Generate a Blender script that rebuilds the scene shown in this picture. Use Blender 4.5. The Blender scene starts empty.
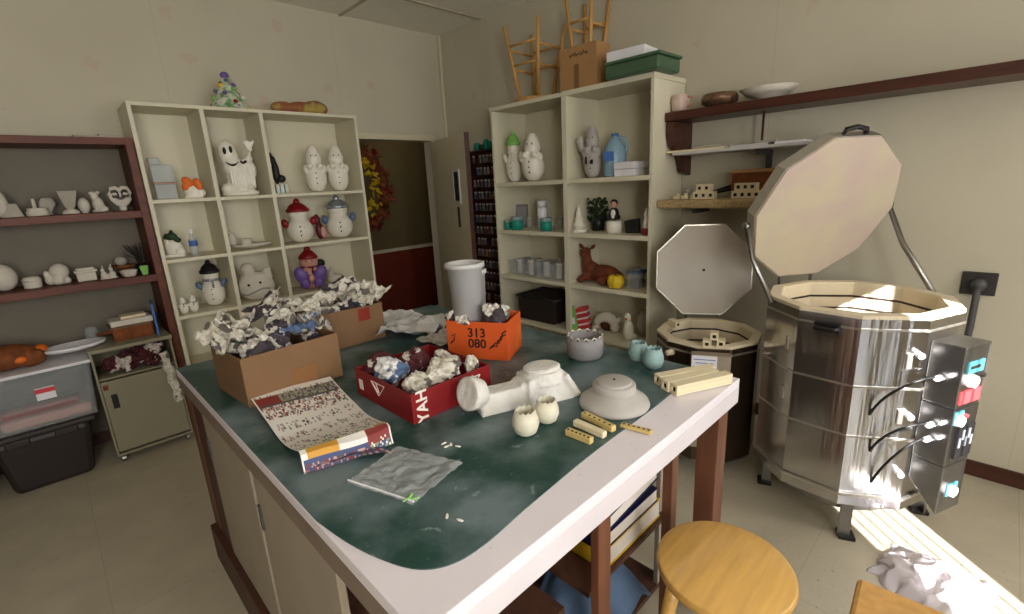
import bpy, bmesh, math, random
import numpy as np
from mathutils import Vector, Matrix, noise
R = math.radians
random.seed(7)
col = bpy.context.scene.collection
sc = bpy.context.scene

# ------------------------------------------------------------------ camera, light, exposure
EYE = 1.55
FPX, YAW, PITCH, ROLL = 476.7, 0.76964, -0.25157, -0.0509
def cam_axes():
    ca, sa, cb, sb = math.cos(YAW), math.sin(YAW), math.cos(PITCH), math.sin(PITCH)
    fwd = Vector((sa*cb, ca*cb, sb)); right = Vector((ca, -sa, 0)); up = right.cross(fwd)
    return (right*math.cos(ROLL)+up*math.sin(ROLL), -right*math.sin(ROLL)+up*math.cos(ROLL), fwd)
AR, AU, AF = cam_axes()
cd = bpy.data.cameras.new('camera'); cam = bpy.data.objects.new('camera', cd); col.objects.link(cam)
cd.sensor_width = 36; cd.lens = FPX/1024*36; cd.clip_start = .02
cam.matrix_world = Matrix(((AR.x, AU.x, -AF.x, 0), (AR.y, AU.y, -AF.y, 0), (AR.z, AU.z, -AF.z, EYE), (0, 0, 0, 1)))
sc.camera = cam
sc.view_settings.view_transform = 'Standard'; sc.view_settings.look = 'None'
sc.view_settings.gamma = 1; sc.view_settings.use_curve_mapping = False
sc.view_settings.exposure = 0.08
w = bpy.data.worlds.new('sky'); sc.world = w; w.use_nodes = True
w.node_tree.nodes['Background'].inputs[0].default_value = (.75, .87, 1, 1)
w.node_tree.nodes['Background'].inputs[1].default_value = 1.2
def sun(direction, strength, color):
    l = bpy.data.lights.new('sun', 'SUN'); l.energy = strength; l.color = color; l.angle = R(.35)
    o = bpy.data.objects.new('sun', l); col.objects.link(o)
    o.rotation_euler = Vector(direction).to_track_quat('-Z', 'Y').to_euler(); o.location = (0, -3, 3)
def area(name, loc, direction, sx, sy, e, color):
    l = bpy.data.lights.new(name, 'AREA'); l.shape = 'RECTANGLE'; l.size = sx; l.size_y = sy; l.energy = e; l.color = color
    o = bpy.data.objects.new(name, l); col.objects.link(o); o.location = loc
    o.rotation_euler = Vector(direction).to_track_quat('-Z', 'Z').to_euler()
sun((.69*math.cos(R(27)), .72*math.cos(R(27)), -math.sin(R(27))), 26, (1, .98, .96))
area('window_daylight', (2.0, -1.64, 1.75), (-.3, 1, .0), 1.48, 1.36, 42, (1, .98, .95))
area('window_daylight', (.69, -1.75, 1.65), (.1, 1, -.12), .56, 1.5, 30, (.93, .96, 1))
area('window_daylight', (-.85, -1.64, 1.75), (.05, 1, .02), 1.08, 1.26, 72, (1, .965, .88))  # added fill at an unseen window, lifts the dim left side
area('hall_fill', (3.2, 4.85, 2.55), (0, .2, -1), .3, .3, 1.3, (1, .85, .6))  # added fill for the hall, no fitting is modelled there

# measured from the photo: where the line of sight through a pixel meets a real plane of the room
def on(px, py, x=None, y=None, z=None):
    d = AR*(px-512)+AU*(307-py)+AF*FPX
    t = (z-EYE)/d.z if z is not None else (x/d.x if x is not None else y/d.y)
    return Vector((0, 0, EYE))+d*t
def px(p):
    v = Vector(p)-Vector((0, 0, EYE)); return 512+FPX*v.dot(AR)/v.dot(AF), 307-FPX*v.dot(AU)/v.dot(AF)
def z_at(x, y, py):
    lo, hi = 0, 3
    for _ in range(40):
        m = (lo+hi)/2
        if px((x, y, m))[1] > py: lo = m
        else: hi = m
    return lo

# ------------------------------------------------------------------ materials
def lin(c):
    return tuple(((v/255)/12.92 if v/255 <= .04045 else ((v/255+.055)/1.055)**2.4) for v in c)
def mat(name, rgb, rough=.6, metal=0, var=.06, scale=8, bump=0, bscale=40, spec=.4, alpha=1, stretch=None, trans=0, rgb2=None, thr=None, coat=0):
    m = bpy.data.materials.new(name); m.use_nodes = True; nt = m.node_tree; n = nt.nodes; L = nt.links
    b = n['Principled BSDF']; c = lin(rgb)
    b.inputs['Roughness'].default_value = rough; b.inputs['Metallic'].default_value = metal
    b.inputs['Specular IOR Level'].default_value = spec; b.inputs['Alpha'].default_value = alpha
    b.inputs['Transmission Weight'].default_value = trans; b.inputs['Coat Weight'].default_value = coat
    tc = n.new('ShaderNodeTexCoord'); mp = n.new('ShaderNodeMapping'); L.new(tc.outputs['Object'], mp.inputs['Vector'])
    if stretch: mp.inputs['Scale'].default_value = stretch
    nz = n.new('ShaderNodeTexNoise'); nz.inputs['Scale'].default_value = scale; nz.inputs['Detail'].default_value = 5
    L.new(mp.outputs[0], nz.inputs['Vector'])
    rp = n.new('ShaderNodeValToRGB'); e = rp.color_ramp.elements
    c2 = lin(rgb2) if rgb2 else tuple(min(1, v*(1+var)) for v in c)
    c1 = c if rgb2 else tuple(v*(1-var) for v in c)
    e[0].position, e[1].position = thr if thr else (.3, .7)
    e[0].color = (*c1, 1); e[1].color = (*c2, 1)
    L.new(nz.outputs['Fac'], rp.inputs[0]); L.new(rp.outputs[0], b.inputs['Base Color'])
    if bump:
        n2 = n.new('ShaderNodeTexNoise'); n2.inputs['Scale'].default_value = bscale; n2.inputs['Detail'].default_value = 4
        L.new(mp.outputs[0], n2.inputs['Vector'])
        bp = n.new('ShaderNodeBump'); bp.inputs['Strength'].default_value = bump; bp.inputs['Distance'].default_value = .01
        L.new(n2.outputs['Fac'], bp.inputs['Height']); L.new(bp.outputs[0], b.inputs['Normal'])
    return m
def add_lines(m, color, tile, width, strength=.5, axes='xy', offs=(0, 0)):
    """thin joint lines of a square grid mixed over the base colour"""
    nt = m.node_tree; n = nt.nodes; L = nt.links; b = n['Principled BSDF']
    src = b.inputs['Base Color'].links[0].from_socket
    tc = n.new('ShaderNodeTexCoord'); sp = n.new('ShaderNodeSeparateXYZ'); L.new(tc.outputs['Object'], sp.inputs[0])
    res = None
    for k, a in enumerate(axes):
        if a == '-': continue
        ad = n.new('ShaderNodeMath'); ad.operation = 'ADD'; ad.inputs[1].default_value = 50*tile[k]+offs[k]; L.new(sp.outputs['XYZ'.index(a.upper())], ad.inputs[0])
        md = n.new('ShaderNodeMath'); md.operation = 'MODULO'; md.inputs[1].default_value = tile[k]; L.new(ad.outputs[0], md.inputs[0])
        lt = n.new('ShaderNodeMath'); lt.operation = 'LESS_THAN'; lt.inputs[1].default_value = width; L.new(md.outputs[0], lt.inputs[0])
        if res is None: res = lt
        else:
            mx = n.new('ShaderNodeMath'); mx.operation = 'MAXIMUM'; L.new(res.outputs[0], mx.inputs[0]); L.new(lt.outputs[0], mx.inputs[1]); res = mx
    ml = n.new('ShaderNodeMath'); ml.operation = 'MULTIPLY'; ml.inputs[1].default_value = strength; L.new(res.outputs[0], ml.inputs[0])
    mix = n.new('ShaderNodeMix'); mix.data_type = 'RGBA'; L.new(ml.outputs[0], mix.inputs['Factor'])
    L.new(src, mix.inputs['A']); mix.inputs['B'].default_value = (*lin(color), 1); L.new(mix.outputs['Result'], b.inputs['Base Color'])
def add_spots(m, color, scale, size, strength=.5, dist='EUCLIDEAN', warp=None):
    """voronoi spots of another colour (speckle, printed motifs, paint drips)"""
    nt = m.node_tree; n = nt.nodes; L = nt.links; b = n['Principled BSDF']
    src = b.inputs['Base Color'].links[0].from_socket
    tc = n.new('ShaderNodeTexCoord'); v = n.new('ShaderNodeTexVoronoi'); v.inputs['Scale'].default_value = scale; v.distance = dist
    if warp:
        nz = n.new('ShaderNodeTexNoise'); nz.inputs['Scale'].default_value = warp[0]; nz.inputs['Detail'].default_value = 4
        L.new(tc.outputs['Object'], nz.inputs['Vector'])
        sc_ = n.new('ShaderNodeVectorMath'); sc_.operation = 'SCALE'; sc_.inputs['Scale'].default_value = warp[1]; L.new(nz.outputs['Color'], sc_.inputs[0])
        ad = n.new('ShaderNodeVectorMath'); L.new(tc.outputs['Object'], ad.inputs[0]); L.new(sc_.outputs[0], ad.inputs[1]); L.new(ad.outputs[0], v.inputs['Vector'])
    else: L.new(tc.outputs['Object'], v.inputs['Vector'])
    rp = n.new('ShaderNodeMapRange'); rp.inputs['From Min'].default_value = size; rp.inputs['From Max'].default_value = size*.6
    rp.inputs['To Max'].default_value = strength; L.new(v.outputs['Distance'], rp.inputs['Value'])
    mix = n.new('ShaderNodeMix'); mix.data_type = 'RGBA'; L.new(rp.outputs[0], mix.inputs['Factor'])
    L.new(src, mix.inputs['A']); mix.inputs['B'].default_value = (*lin(color), 1); L.new(mix.outputs['Result'], b.inputs['Base Color'])
def newsprint(name, base, ink, pic, pic_amt=.35):
    """printed paper: rows of broken grey type with coloured picture blocks"""
    m = mat(name, base, .8, var=.03, bump=.25, bscale=25)
    nt = m.node_tree; n = nt.nodes; L = nt.links; b = n['Principled BSDF']
    src = b.inputs['Base Color'].links[0].from_socket
    tc = n.new('ShaderNodeTexCoord'); mp = n.new('ShaderNodeMapping'); mp.inputs['Scale'].default_value = (50, 50, 90); mp.inputs['Rotation'].default_value = (.4, .7, .3)
    L.new(tc.outputs['Object'], mp.inputs[0])
    nz = n.new('ShaderNodeTexNoise'); nz.inputs['Scale'].default_value = 1; nz.inputs['Detail'].default_value = 1; L.new(mp.outputs[0], nz.inputs[0])
    r = n.new('ShaderNodeMapRange'); r.inputs['From Min'].default_value = .5; r.inputs['From Max'].default_value = .6; r.inputs['To Max'].default_value = .5; L.new(nz.outputs['Fac'], r.inputs[0])
    m1 = n.new('ShaderNodeMix'); m1.data_type = 'RGBA'; L.new(r.outputs[0], m1.inputs['Factor']); L.new(src, m1.inputs['A']); m1.inputs['B'].default_value = (*lin(ink), 1)
    v = n.new('ShaderNodeTexNoise'); v.inputs['Scale'].default_value = 14; v.inputs['Detail'].default_value = 3; L.new(tc.outputs['Object'], v.inputs[0])
    r2 = n.new('ShaderNodeMapRange'); r2.inputs['From Min'].default_value = .62-pic_amt*.3; r2.inputs['From Max'].default_value = .64-pic_amt*.3; L.new(v.outputs['Fac'], r2.inputs[0])
    m2 = n.new('ShaderNodeMix'); m2.data_type = 'RGBA'; L.new(r2.outputs[0], m2.inputs['Factor']); L.new(m1.outputs['Result'], m2.inputs['A']); m2.inputs['B'].default_value = (*lin(pic), 1)
    L.new(m2.outputs['Result'], b.inputs['Base Color'])
    return m
M = {}
M['wall'] = mat('wall_cream', (196, 189, 168), .75, var=.03, scale=3, bump=.05, bscale=60)
add_lines(M['wall'], (150, 142, 122), (1.22, 1.22), .005, .22, 'xy', (.4, .2))
add_spots(M['wall'], (188, 150, 134), 3.1, .16, .28, warp=(22, .12))
M['ceil'] = mat('ceiling_tile', (232, 227, 214), .9, var=.04, scale=30)
M['grid'] = mat('ceiling_grid', (176, 164, 140), .6, var=.03)
M['floor'] = mat('vinyl_floor', (184, 174, 152), .42, var=.09, scale=5, bump=.04, bscale=90, spec=.4)
add_lines(M['floor'], (120, 110, 88), (.61, .61), .004, .25, 'xy', (.1, .25))
add_spots(M['floor'], (118, 106, 84), 42, .16, .3)
add_spots(M['floor'], (90, 76, 60), 9, .06, .5)
M['white'] = mat('white_laminate', (217, 210, 186), .5, var=.03, scale=4)
M['trim'] = mat('trim_white', (208, 199, 172), .5, var=.03)
M['brown'] = mat('red_brown_wood', (96, 46, 27), .5, var=.28, scale=3, stretch=(1, 8, 8))
M['dbrown'] = mat('dark_walnut', (72, 38, 27), .4, var=.3, scale=3, stretch=(8, 1, 8))
M['backing'] = mat('grey_backing', (118, 111, 98), .7, var=.05)
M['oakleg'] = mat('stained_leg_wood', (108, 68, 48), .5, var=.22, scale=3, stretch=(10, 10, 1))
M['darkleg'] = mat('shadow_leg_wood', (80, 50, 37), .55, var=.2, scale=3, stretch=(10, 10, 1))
M['panelgrey'] = mat('grey_panel', (158, 146, 128), .6, var=.05)
M['pine'] = mat('golden_pine', (200, 156, 84), .36, var=.12, scale=4, stretch=(1.5, 14, 14), coat=.3)
M['pine2'] = mat('tan_pine', (200, 152, 84), .45, var=.14, scale=4, stretch=(8, 8, 1))
M['table'] = mat('table_laminate', (232, 224, 230), .35, var=.03, scale=6, spec=.5)
add_spots(M['table'], (190, 178, 160), 26, .1, .4)
M['slab'] = mat('table_edge', (214, 206, 210), .5, var=.04)
M['sideedge'] = mat('shaded_edge', (128, 112, 98), .6, var=.1)  # darker copy for aprons facing away from the windows, shade put into the colour
M['mat'] = mat('green_vinyl', (26, 66, 60), .42, var=.3, scale=5.2, bump=.3, bscale=16, spec=.6, rgb2=(108, 124, 128), thr=(.42, .64))  # grey blotches are dust and paint plus reflected room haze put into the colour
add_spots(M['mat'], (150, 165, 165), 9, .12, .45, warp=(9, .35))
add_spots(M['mat'], (150, 160, 160), 60, .12, .35, warp=(20, .1))
M['card'] = mat('cardboard', (124, 93, 64), .8, var=.06, scale=5)
M['card2'] = mat('light_cardboard', (176, 134, 88), .8, var=.06, scale=5)
M['tape'] = mat('packing_tape', (134, 94, 58), .35, var=.05)
M['redtape'] = mat('red_label', (140, 44, 32), .5)
M['redbox'] = mat('red_printed_card', (126, 20, 24), .5, var=.12, scale=9)
M['orangebox'] = mat('orange_printed_card', (212, 88, 34), .55, var=.06, scale=6, rgb2=(218, 128, 44), thr=(.55, .7))
M['ink'] = mat('black_ink', (28, 22, 20), .6)
M['whiteink'] = mat('white_ink', (225, 215, 205), .6)
M['steel'] = mat('polished_steel', (214, 212, 212), .12, 1, var=.02, bump=.55, bscale=11, stretch=(1, 1, .045))
def brushed(m, amount=.5, rough=.38):
    nt = m.node_tree; n = nt.nodes; L = nt.links; b = n['Principled BSDF']; out = n['Material Output']
    g = n.new('ShaderNodeBsdfAnisotropic'); g.inputs['Roughness'].default_value = rough; g.inputs['Anisotropy'].default_value = .92
    g.inputs['Color'].default_value = (.86, .85, .85, 1)
    if b.inputs['Normal'].links: L.new(b.inputs['Normal'].links[0].from_socket, g.inputs['Normal'])
    cr = n.new('ShaderNodeTangent'); cr.direction_type = 'RADIAL'; cr.axis = 'Z'; L.new(cr.outputs[0], g.inputs['Tangent'])
    mx = n.new('ShaderNodeMixShader'); mx.inputs[0].default_value = amount; L.new(b.outputs[0], mx.inputs[1]); L.new(g.outputs[0], mx.inputs[2]); L.new(mx.outputs[0], out.inputs['Surface'])
brushed(M['steel'], .24, .3)
M['steel2'] = mat('dull_steel', (150, 148, 145), .32, 1, var=.1)
M['band'] = mat('band_steel', (205, 200, 192), .35, .9, var=.05)
M['brick'] = mat('fire_brick', (222, 208, 180), .85, var=.05, scale=10, bump=.1, bscale=60)
M['brickgroove'] = mat('element_groove', (58, 44, 38), .8)
M['lidface'] = mat('lid_fire_brick', (192, 172, 162), .85, var=.04, scale=4, rgb2=(196, 184, 158), thr=(.4, .62), bump=.08)
M['lidwhite'] = mat('lid_pale_brick', (200, 192, 182), .85, var=.03, bump=.08)
M['blackp'] = mat('black_plastic', (26, 25, 26), .4)
M['plug'] = mat('grey_rubber', (76, 74, 74), .5)
M['outlet'] = mat('dark_outlet', (52, 48, 46), .4)
M['knobw'] = mat('white_plastic', (232, 230, 235), .35)
M['redlab'] = mat('red_sticker', (206, 62, 66), .5)
M['cyan'] = mat('cyan_sticker', (64, 128, 142), .4)
M['bisque'] = mat('unglazed_bisque', (208, 200, 186), .75, var=.05, scale=12, bump=.15, bscale=60)
M['greyb'] = mat('grey_bisque', (172, 164, 152), .75, var=.06, scale=12, bump=.15, bscale=60)
M['glaze'] = mat('white_glaze', (236, 230, 216), .3, var=.03)
M['plaster'] = mat('white_plaster', (216, 212, 206), .85, var=.06, scale=14, bump=.8, bscale=32)
M['clayw'] = mat('grey_white_clay', (176, 170, 164), .6, var=.05, scale=14, bump=.1)
M['clayg'] = mat('grey_clay', (138, 134, 134), .6, var=.06, scale=14, bump=.15)
M['cream'] = mat('cream_clay', (218, 212, 190), .5, var=.07, scale=20, bump=.2)
M['mint'] = mat('pale_blue_glaze', (140, 168, 166), .5, var=.12, scale=50)
M['post'] = mat('kiln_post', (226, 212, 178), .7, var=.04)
M['postg'] = mat('gold_post', (206, 180, 116), .6, var=.08)
M['hole'] = mat('hole_black', (40, 28, 20), .9)
M['red'] = mat('red_glaze', (132, 22, 26), .4, var=.15, scale=20)
M['dred'] = mat('dark_red_glaze', (92, 22, 30), .4, var=.15, scale=20)
M['blue'] = mat('slate_blue_glaze', (92, 112, 142), .35, var=.1)
M['purple'] = mat('purple_glaze', (112, 84, 160), .35, var=.12)
M['silver'] = mat('silver_glaze', (172, 176, 186), .25, .6)
M['black'] = mat('black_glaze', (22, 20, 22), .5, var=.2)
M['green'] = mat('dark_green_leaf', (38, 60, 34), .6, var=.4, scale=30)
M['lgreen'] = mat('light_green_glaze', (128, 190, 92), .5, var=.15)
M['teal'] = mat('teal_lid', (26, 140, 122), .4)
M['orange'] = mat('orange_glaze', (226, 110, 34), .5, var=.1)
M['yellow'] = mat('yellow_glaze', (226, 190, 40), .45, var=.08)
M['deer'] = mat('red_brown_deer', (108, 52, 28), .6, var=.25, scale=14)
M['pink'] = mat('pink_blush', (206, 150, 136), .6, var=.06)
M['wicker'] = mat('wicker', (176, 152, 110), .8, var=.25, scale=60, bump=.5, bscale=90)
M['rust'] = mat('autumn_brown', (120, 66, 30), .8, var=.4, scale=18)
M['gold'] = mat('dark_metal_weave', (112, 84, 62), .4, .4, var=.5, scale=50)
M['clear'] = mat('clear_plastic', (212, 218, 220), .18, alpha=.2, var=.02, spec=.7)
M['clear2'] = mat('wrinkled_clear_plastic', (235, 238, 240), .14, alpha=.2, var=.02, spec=1, bump=1, bscale=30)
M['sheet'] = mat('crumpled_clear_sheet', (226, 218, 226), .2, alpha=.5, var=.04, spec=.7, bump=.6, bscale=18)
M['frost'] = mat('frosted_plastic', (200, 206, 206), .4, alpha=.5, var=.03)
M['water'] = mat('pale_blue_plastic', (150, 184, 204), .25, alpha=.85, var=.04)
M['bluel'] = mat('blue_label', (70, 110, 178), .5)
M['tubdark'] = mat('dark_tub_plastic', (44, 36, 34), .5, var=.05)
M['tubgreen'] = mat('green_tub_plastic', (72, 98, 72), .5, var=.1)
M['whitep'] = mat('white_bin_plastic', (196, 194, 192), .5, var=.03)
M['metalcab'] = mat('beige_steel_cabinet', (140, 134, 112), .5, var=.03)
M['navy'] = mat('navy_binder', (24, 28, 66), .4)
M['ylw'] = mat('yellow_cover', (214, 176, 44), .5)
M['page'] = mat('page_block', (214, 206, 196), .8, var=.06, scale=60, stretch=(1, 1, 14))
M['bluebag'] = mat('blue_grey_cloth', (78, 100, 128), .7, var=.12, scale=10)
M['hall'] = mat('hall_olive_wall', (104, 90, 58), .8, var=.04)
M['wains'] = mat('hall_red_wainscot', (116, 42, 24), .6, var=.1)
M['news'] = newsprint('newspaper_grey', (214, 208, 194), (134, 130, 122), (104, 98, 92), .15)
M['news2'] = newsprint('newspaper_dark_photo', (210, 202, 190), (120, 114, 112), (62, 54, 60), .5)
M['news3'] = newsprint('newspaper_red_ad', (214, 204, 196), (120, 104, 100), (74, 28, 32), .65)
M['news4'] = newsprint('newspaper_blue_ad', (218, 216, 214), (124, 126, 130), (88, 108, 142), .34)
M['tree'] = mat('tree_multicolour', (96, 150, 96), .4, rgb2=(214, 214, 196), thr=(.42, .56), scale=20)
add_spots(M['tree'], (228, 206, 60), 17, .28, .9); add_spots(M['tree'], (120, 80, 170), 13, .2, .9)
M['lizard'] = mat('rust_fabric', (150, 92, 60), .8, rgb2=(170, 150, 80), thr=(.5, .6), scale=12)
M['marks'] = mat('painted_marks_white', (228, 222, 208), .4, var=.03)
add_spots(M['marks'], (96, 84, 78), 26, .11, .75, warp=(30, .03))
NEWS = [M['news'], M['news2'], M['news'], M['news3'], M['news4']]

# ------------------------------------------------------------------ mesh helper
class MB:
    def __init__(s): s.bm = bmesh.new(); s.mi = 0
    def _fin(s, vs, mx):
        if mx is not None: bmesh.ops.transform(s.bm, matrix=mx, verts=vs)
        return s
    def box(s, c, d, rz=0, mx=None):
        r = bmesh.ops.create_cube(s.bm, size=1)
        m = Matrix.Translation(c) @ Matrix.Rotation(rz, 4, 'Z') @ Matrix.Diagonal((*d, 1))
        return s._fin(r['verts'], (mx @ m) if mx is not None else m)
    def bx(s, x0, x1, y0, y1, z0, z1): return s.box(((x0+x1)/2, (y0+y1)/2, (z0+z1)/2), (x1-x0, y1-y0, z1-z0))
    def cyl(s, p0, p1, r0, r1=None, n=20):
        p0, p1 = Vector(p0), Vector(p1); r1 = r0 if r1 is None else r1; d = p1-p0
        r = bmesh.ops.create_cone(s.bm, cap_ends=True, segments=n, radius1=r0, radius2=max(r1, 1e-5), depth=d.length)
        return s._fin(r['verts'], Matrix.Translation((p0+p1)/2) @ d.to_track_quat('Z', 'Y').to_matrix().to_4x4())
    def ell(s, c, rad, n=3, rot=None):
        if not hasattr(rad, '__len__'): rad = (rad,)*3
        r = bmesh.ops.create_icosphere(s.bm, subdivisions=n, radius=1)
        m = Matrix.Translation(c) @ (rot.to_4x4() if rot is not None else Matrix.Identity(4)) @ Matrix.Diagonal((*rad, 1))
        return s._fin(r['verts'], m)
    def lathe(s, prof, c=(0, 0, 0), n=28, zig=None):
        rings = []
        for k, (r, z) in enumerate(prof):
            ring = []
            for i in range(n):
                a = 2*math.pi*i/n; dz = 0
                if zig and k in zig[0]: dz = zig[1]*(1 if i % 2 else -1)
                ring.append(s.bm.verts.new((c[0]+r*math.cos(a), c[1]+r*math.sin(a), c[2]+z+dz)))
            rings.append(ring)
        for a, b in zip(rings, rings[1:]):
            for i in range(n): s.bm.faces.new((a[i], a[(i+1) % n], b[(i+1) % n], b[i]))
        s.bm.faces.new(rings[0][::-1]); s.bm.faces.new(rings[-1])
        return s
    def tube(s, pts, r, n=8):
        pts = [Vector(p) for p in pts]
        rad = r if hasattr(r, '__len__') else [r]*len(pts); rings = []
        for i, p in enumerate(pts):
            t = (pts[min(i+1, len(pts)-1)]-pts[max(i-1, 0)]).normalized()
            up = Vector((0, 0, 1)) if abs(t.z) < .9 else Vector((1, 0, 0))
            u = t.cross(up).normalized(); v = t.cross(u)
            rings.append([s.bm.verts.new(p+(u*math.cos(2*math.pi*k/n)+v*math.sin(2*math.pi*k/n))*rad[i]) for k in range(n)])
        for a, b in zip(rings, rings[1:]):
            for i in range(n): s.bm.faces.new((a[i], a[(i+1) % n], b[(i+1) % n], b[i]))
        s.bm.faces.new(rings[0][::-1]); s.bm.faces.new(rings[-1])
        return s
    def prism(s, poly, z0, z1, mx=None):
        a = [s.bm.verts.new((*p, z0)) for p in poly]; b = [s.bm.verts.new((*p, z1)) for p in poly]; n = len(poly)
        for i in range(n): s.bm.faces.new((a[i], a[(i+1) % n], b[(i+1) % n], b[i]))
        s.bm.faces.new(a[::-1]); s.bm.faces.new(b)
        return s._fin(a+b, mx)
    def grid(s, f, nu, nv, fm=None):
        v = [[s.bm.verts.new(f(i/nu, j/nv)) for j in range(nv+1)] for i in range(nu+1)]
        for i in range(nu):
            for j in range(nv):
                fc = s.bm.faces.new((v[i][j], v[i+1][j], v[i+1][j+1], v[i][j+1]))
                if fm: fc.material_index = fm(i, j)
        return s
    def build(s, name, m, parent=None, loc=(0, 0, 0), rz=0, smooth=False, bev=0, remesh=0, solid=0, sm=6, orient=True, rot=None):
        if orient: bmesh.ops.recalc_face_normals(s.bm, faces=s.bm.faces)
        me = bpy.data.meshes.new(name); s.bm.to_mesh(me); s.bm.free()
        for k in (m if isinstance(m, (list, tuple)) else [m]): me.materials.append(k)
        o = bpy.data.objects.new(name, me); col.objects.link(o); o.location = loc
        o.rotation_euler = rot if rot is not None else (0, 0, rz)
        if parent is not None: o.parent = parent
        if smooth or remesh:
            for p in me.polygons: p.use_smooth = True
        if bev:
            d = o.modifiers.new('bevel', 'BEVEL'); d.width = bev; d.segments = 2; d.limit_method = 'ANGLE'; d.angle_limit = R(35)
        if solid:
            d = o.modifiers.new('thickness', 'SOLIDIFY'); d.thickness = solid; d.offset = 0
        if remesh:
            d = o.modifiers.new('remesh', 'REMESH'); d.mode = 'VOXEL'; d.voxel_size = remesh; d.use_smooth_shade = True
            d = o.modifiers.new('smooth', 'SMOOTH'); d.iterations = sm; d.factor = .5
        return o
def tag(o, label, cat, group=None, kind=None):
    o['label'] = label; o['category'] = cat
    if group: o['group'] = group
    if kind: o['kind'] = kind
    return o
def thing(name, label, cat, loc=(0, 0, 0), rz=0, group=None):
    o = bpy.data.objects.new(name, None); col.objects.link(o); o.empty_display_size = .05
    o.location = loc; o.rotation_euler = (0, 0, rz); return tag(o, label, cat, group)
def struct(name, o):
    o.name = name; o['kind'] = 'structure'; return o
def text_mesh(body, size, name, m, parent, mx, ext=.0006, shear=0):
    cu = bpy.data.curves.new(name, 'FONT'); cu.body = body; cu.size = size; cu.extrude = ext; cu.align_x = 'CENTER'; cu.align_y = 'CENTER'; cu.offset = size*.02
    t = bpy.data.objects.new(name, cu); col.objects.link(t)
    dg = bpy.context.evaluated_depsgraph_get(); me = bpy.data.meshes.new_from_object(t.evaluated_get(dg))
    bpy.data.objects.remove(t); bpy.data.curves.remove(cu)
    me.materials.clear(); me.materials.append(m); o = bpy.data.objects.new(name, me); col.objects.link(o)
    o.parent = parent; o.matrix_local = mx; return o

# ------------------------------------------------------------------ the room
XR, YB, XL, YS, ZC = 3.126, 4.05, -1.9, -1.6, 2.96
T = .12
b = MB(); b.bx(XL-T, XR+T, YS-T, YB+.0, -.1, 0); struct('floor', b.build('floor', M['floor']))
b = MB(); b.bx(XL-T, XR+T, YS-T, YB+T, ZC, ZC+.1); struct('ceiling', b.build('ceiling', M['ceil']))
for k, yy in enumerate([3.44, 2.83, 2.22, 1.61, 1.0]):
    b = MB(); b.bx(XL, XR, yy-.012, yy+.012, ZC-.008, ZC); struct('trim_%d' % (10+k), b.build('trim', M['grid']))
for k, xx in enumerate([2.13, .91, -.31]):
    b = MB(); b.bx(xx-.012, xx+.012, YS, YB, ZC-.008, ZC); struct('trim_%d' % (20+k), b.build('trim', M['grid']))
DX0, DX1, DZ = 2.06, 2.93, 2.0
b = MB(); b.bx(XL-T, DX0, YB, YB+T, 0, ZC); b.bx(DX1, XR+T, YB, YB+T, 0, ZC); b.bx(DX0, DX1, YB, YB+T, DZ, ZC)
struct('wall_back', b.build('wall', M['wall']))
b = MB(); b.bx(XR, XR+T, YS-T, YB, 0, ZC); struct('wall_right', b.build('wall', M['wall']))
b = MB(); b.bx(XL-T, XL, YS-T, YB, 0, ZC); struct('wall_left', b.build('wall', mat('dark_reflection_wall', (74, 56, 44), .5, var=.2, stretch=(8, 8, 1))))  # unseen wall, colour kept dark to darken the kiln reflections and the fill
WIN = [(-1.4, -.3, 1.1, 2.4), (.41, .97, .9, 2.45), (1.25, 2.75, 1.05, 2.45)]  # first opening is an unseen window added for the left fill
b = MB(); xs = XL
for x0, x1, z0, z1 in WIN:
    b.bx(xs, x0, YS-T, YS, 0, ZC); b.bx(x0, x1, YS-T, YS, 0, z0); b.bx(x0, x1, YS-T, YS, z1, ZC); xs = x1
b.bx(xs, XR, YS-T, YS, 0, ZC); struct('wall_front', b.build('wall', M['wall']))
for k, (x0, x1, z0, z1) in enumerate(WIN):
    b = MB(); f = .04
    b.bx(x0-.05, x0, YS-.02, YS+.02, z0-.05, z1+.05); b.bx(x1, x1+.05, YS-.02, YS+.02, z0-.05, z1+.05)
    b.bx(x0, x1, YS-.02, YS+.02, z1, z1+.05); b.bx(x0-.07, x1+.07, YS-.02, YS+.06, z0-.05, z0)
    wo = struct('window_%d' % (k+1), b.build('window', M['trim']))
    if k == 1:
        b = MB(); x = x0+.045
        while x < x1: b.bx(x-.004, x+.004, YS-.05, YS-.044, z0, z1); x += .075
        b.build('blind', M['trim'], wo)
    else:
        b = MB(); b.bx(x0, x1, YS-.07, YS-.06, z0, z1); b.build('blind', M['trim'], wo)  # unseen closed blind, added to block the sun at this window
b = MB(); b.bx(XR-.012, XR, YS, YB, 0, .08); struct('baseboard_right', b.build('baseboard', M['dbrown']))
b = MB(); b.bx(XL, DX0-.05, YB-.012, YB, 0, .08); struct('baseboard_back', b.build('baseboard', M['dbrown']))
b = MB(); b.bx(DX0, DX1, YB-.018, YB, DZ, DZ+.05); b.bx(DX1, DX1+.045, YB-.018, YB, 0, DZ+.05)
b.bx(DX0-.045, DX0, YB-.018, YB, 0, DZ+.05); struct('trim_1', b.build('trim', M['trim'], bev=.003))
b = MB(); b.bx(XR-.03, XR, YB-.03, YB, 0, ZC); struct('trim_2', b.build('trim', M['trim'], bev=.003))
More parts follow.
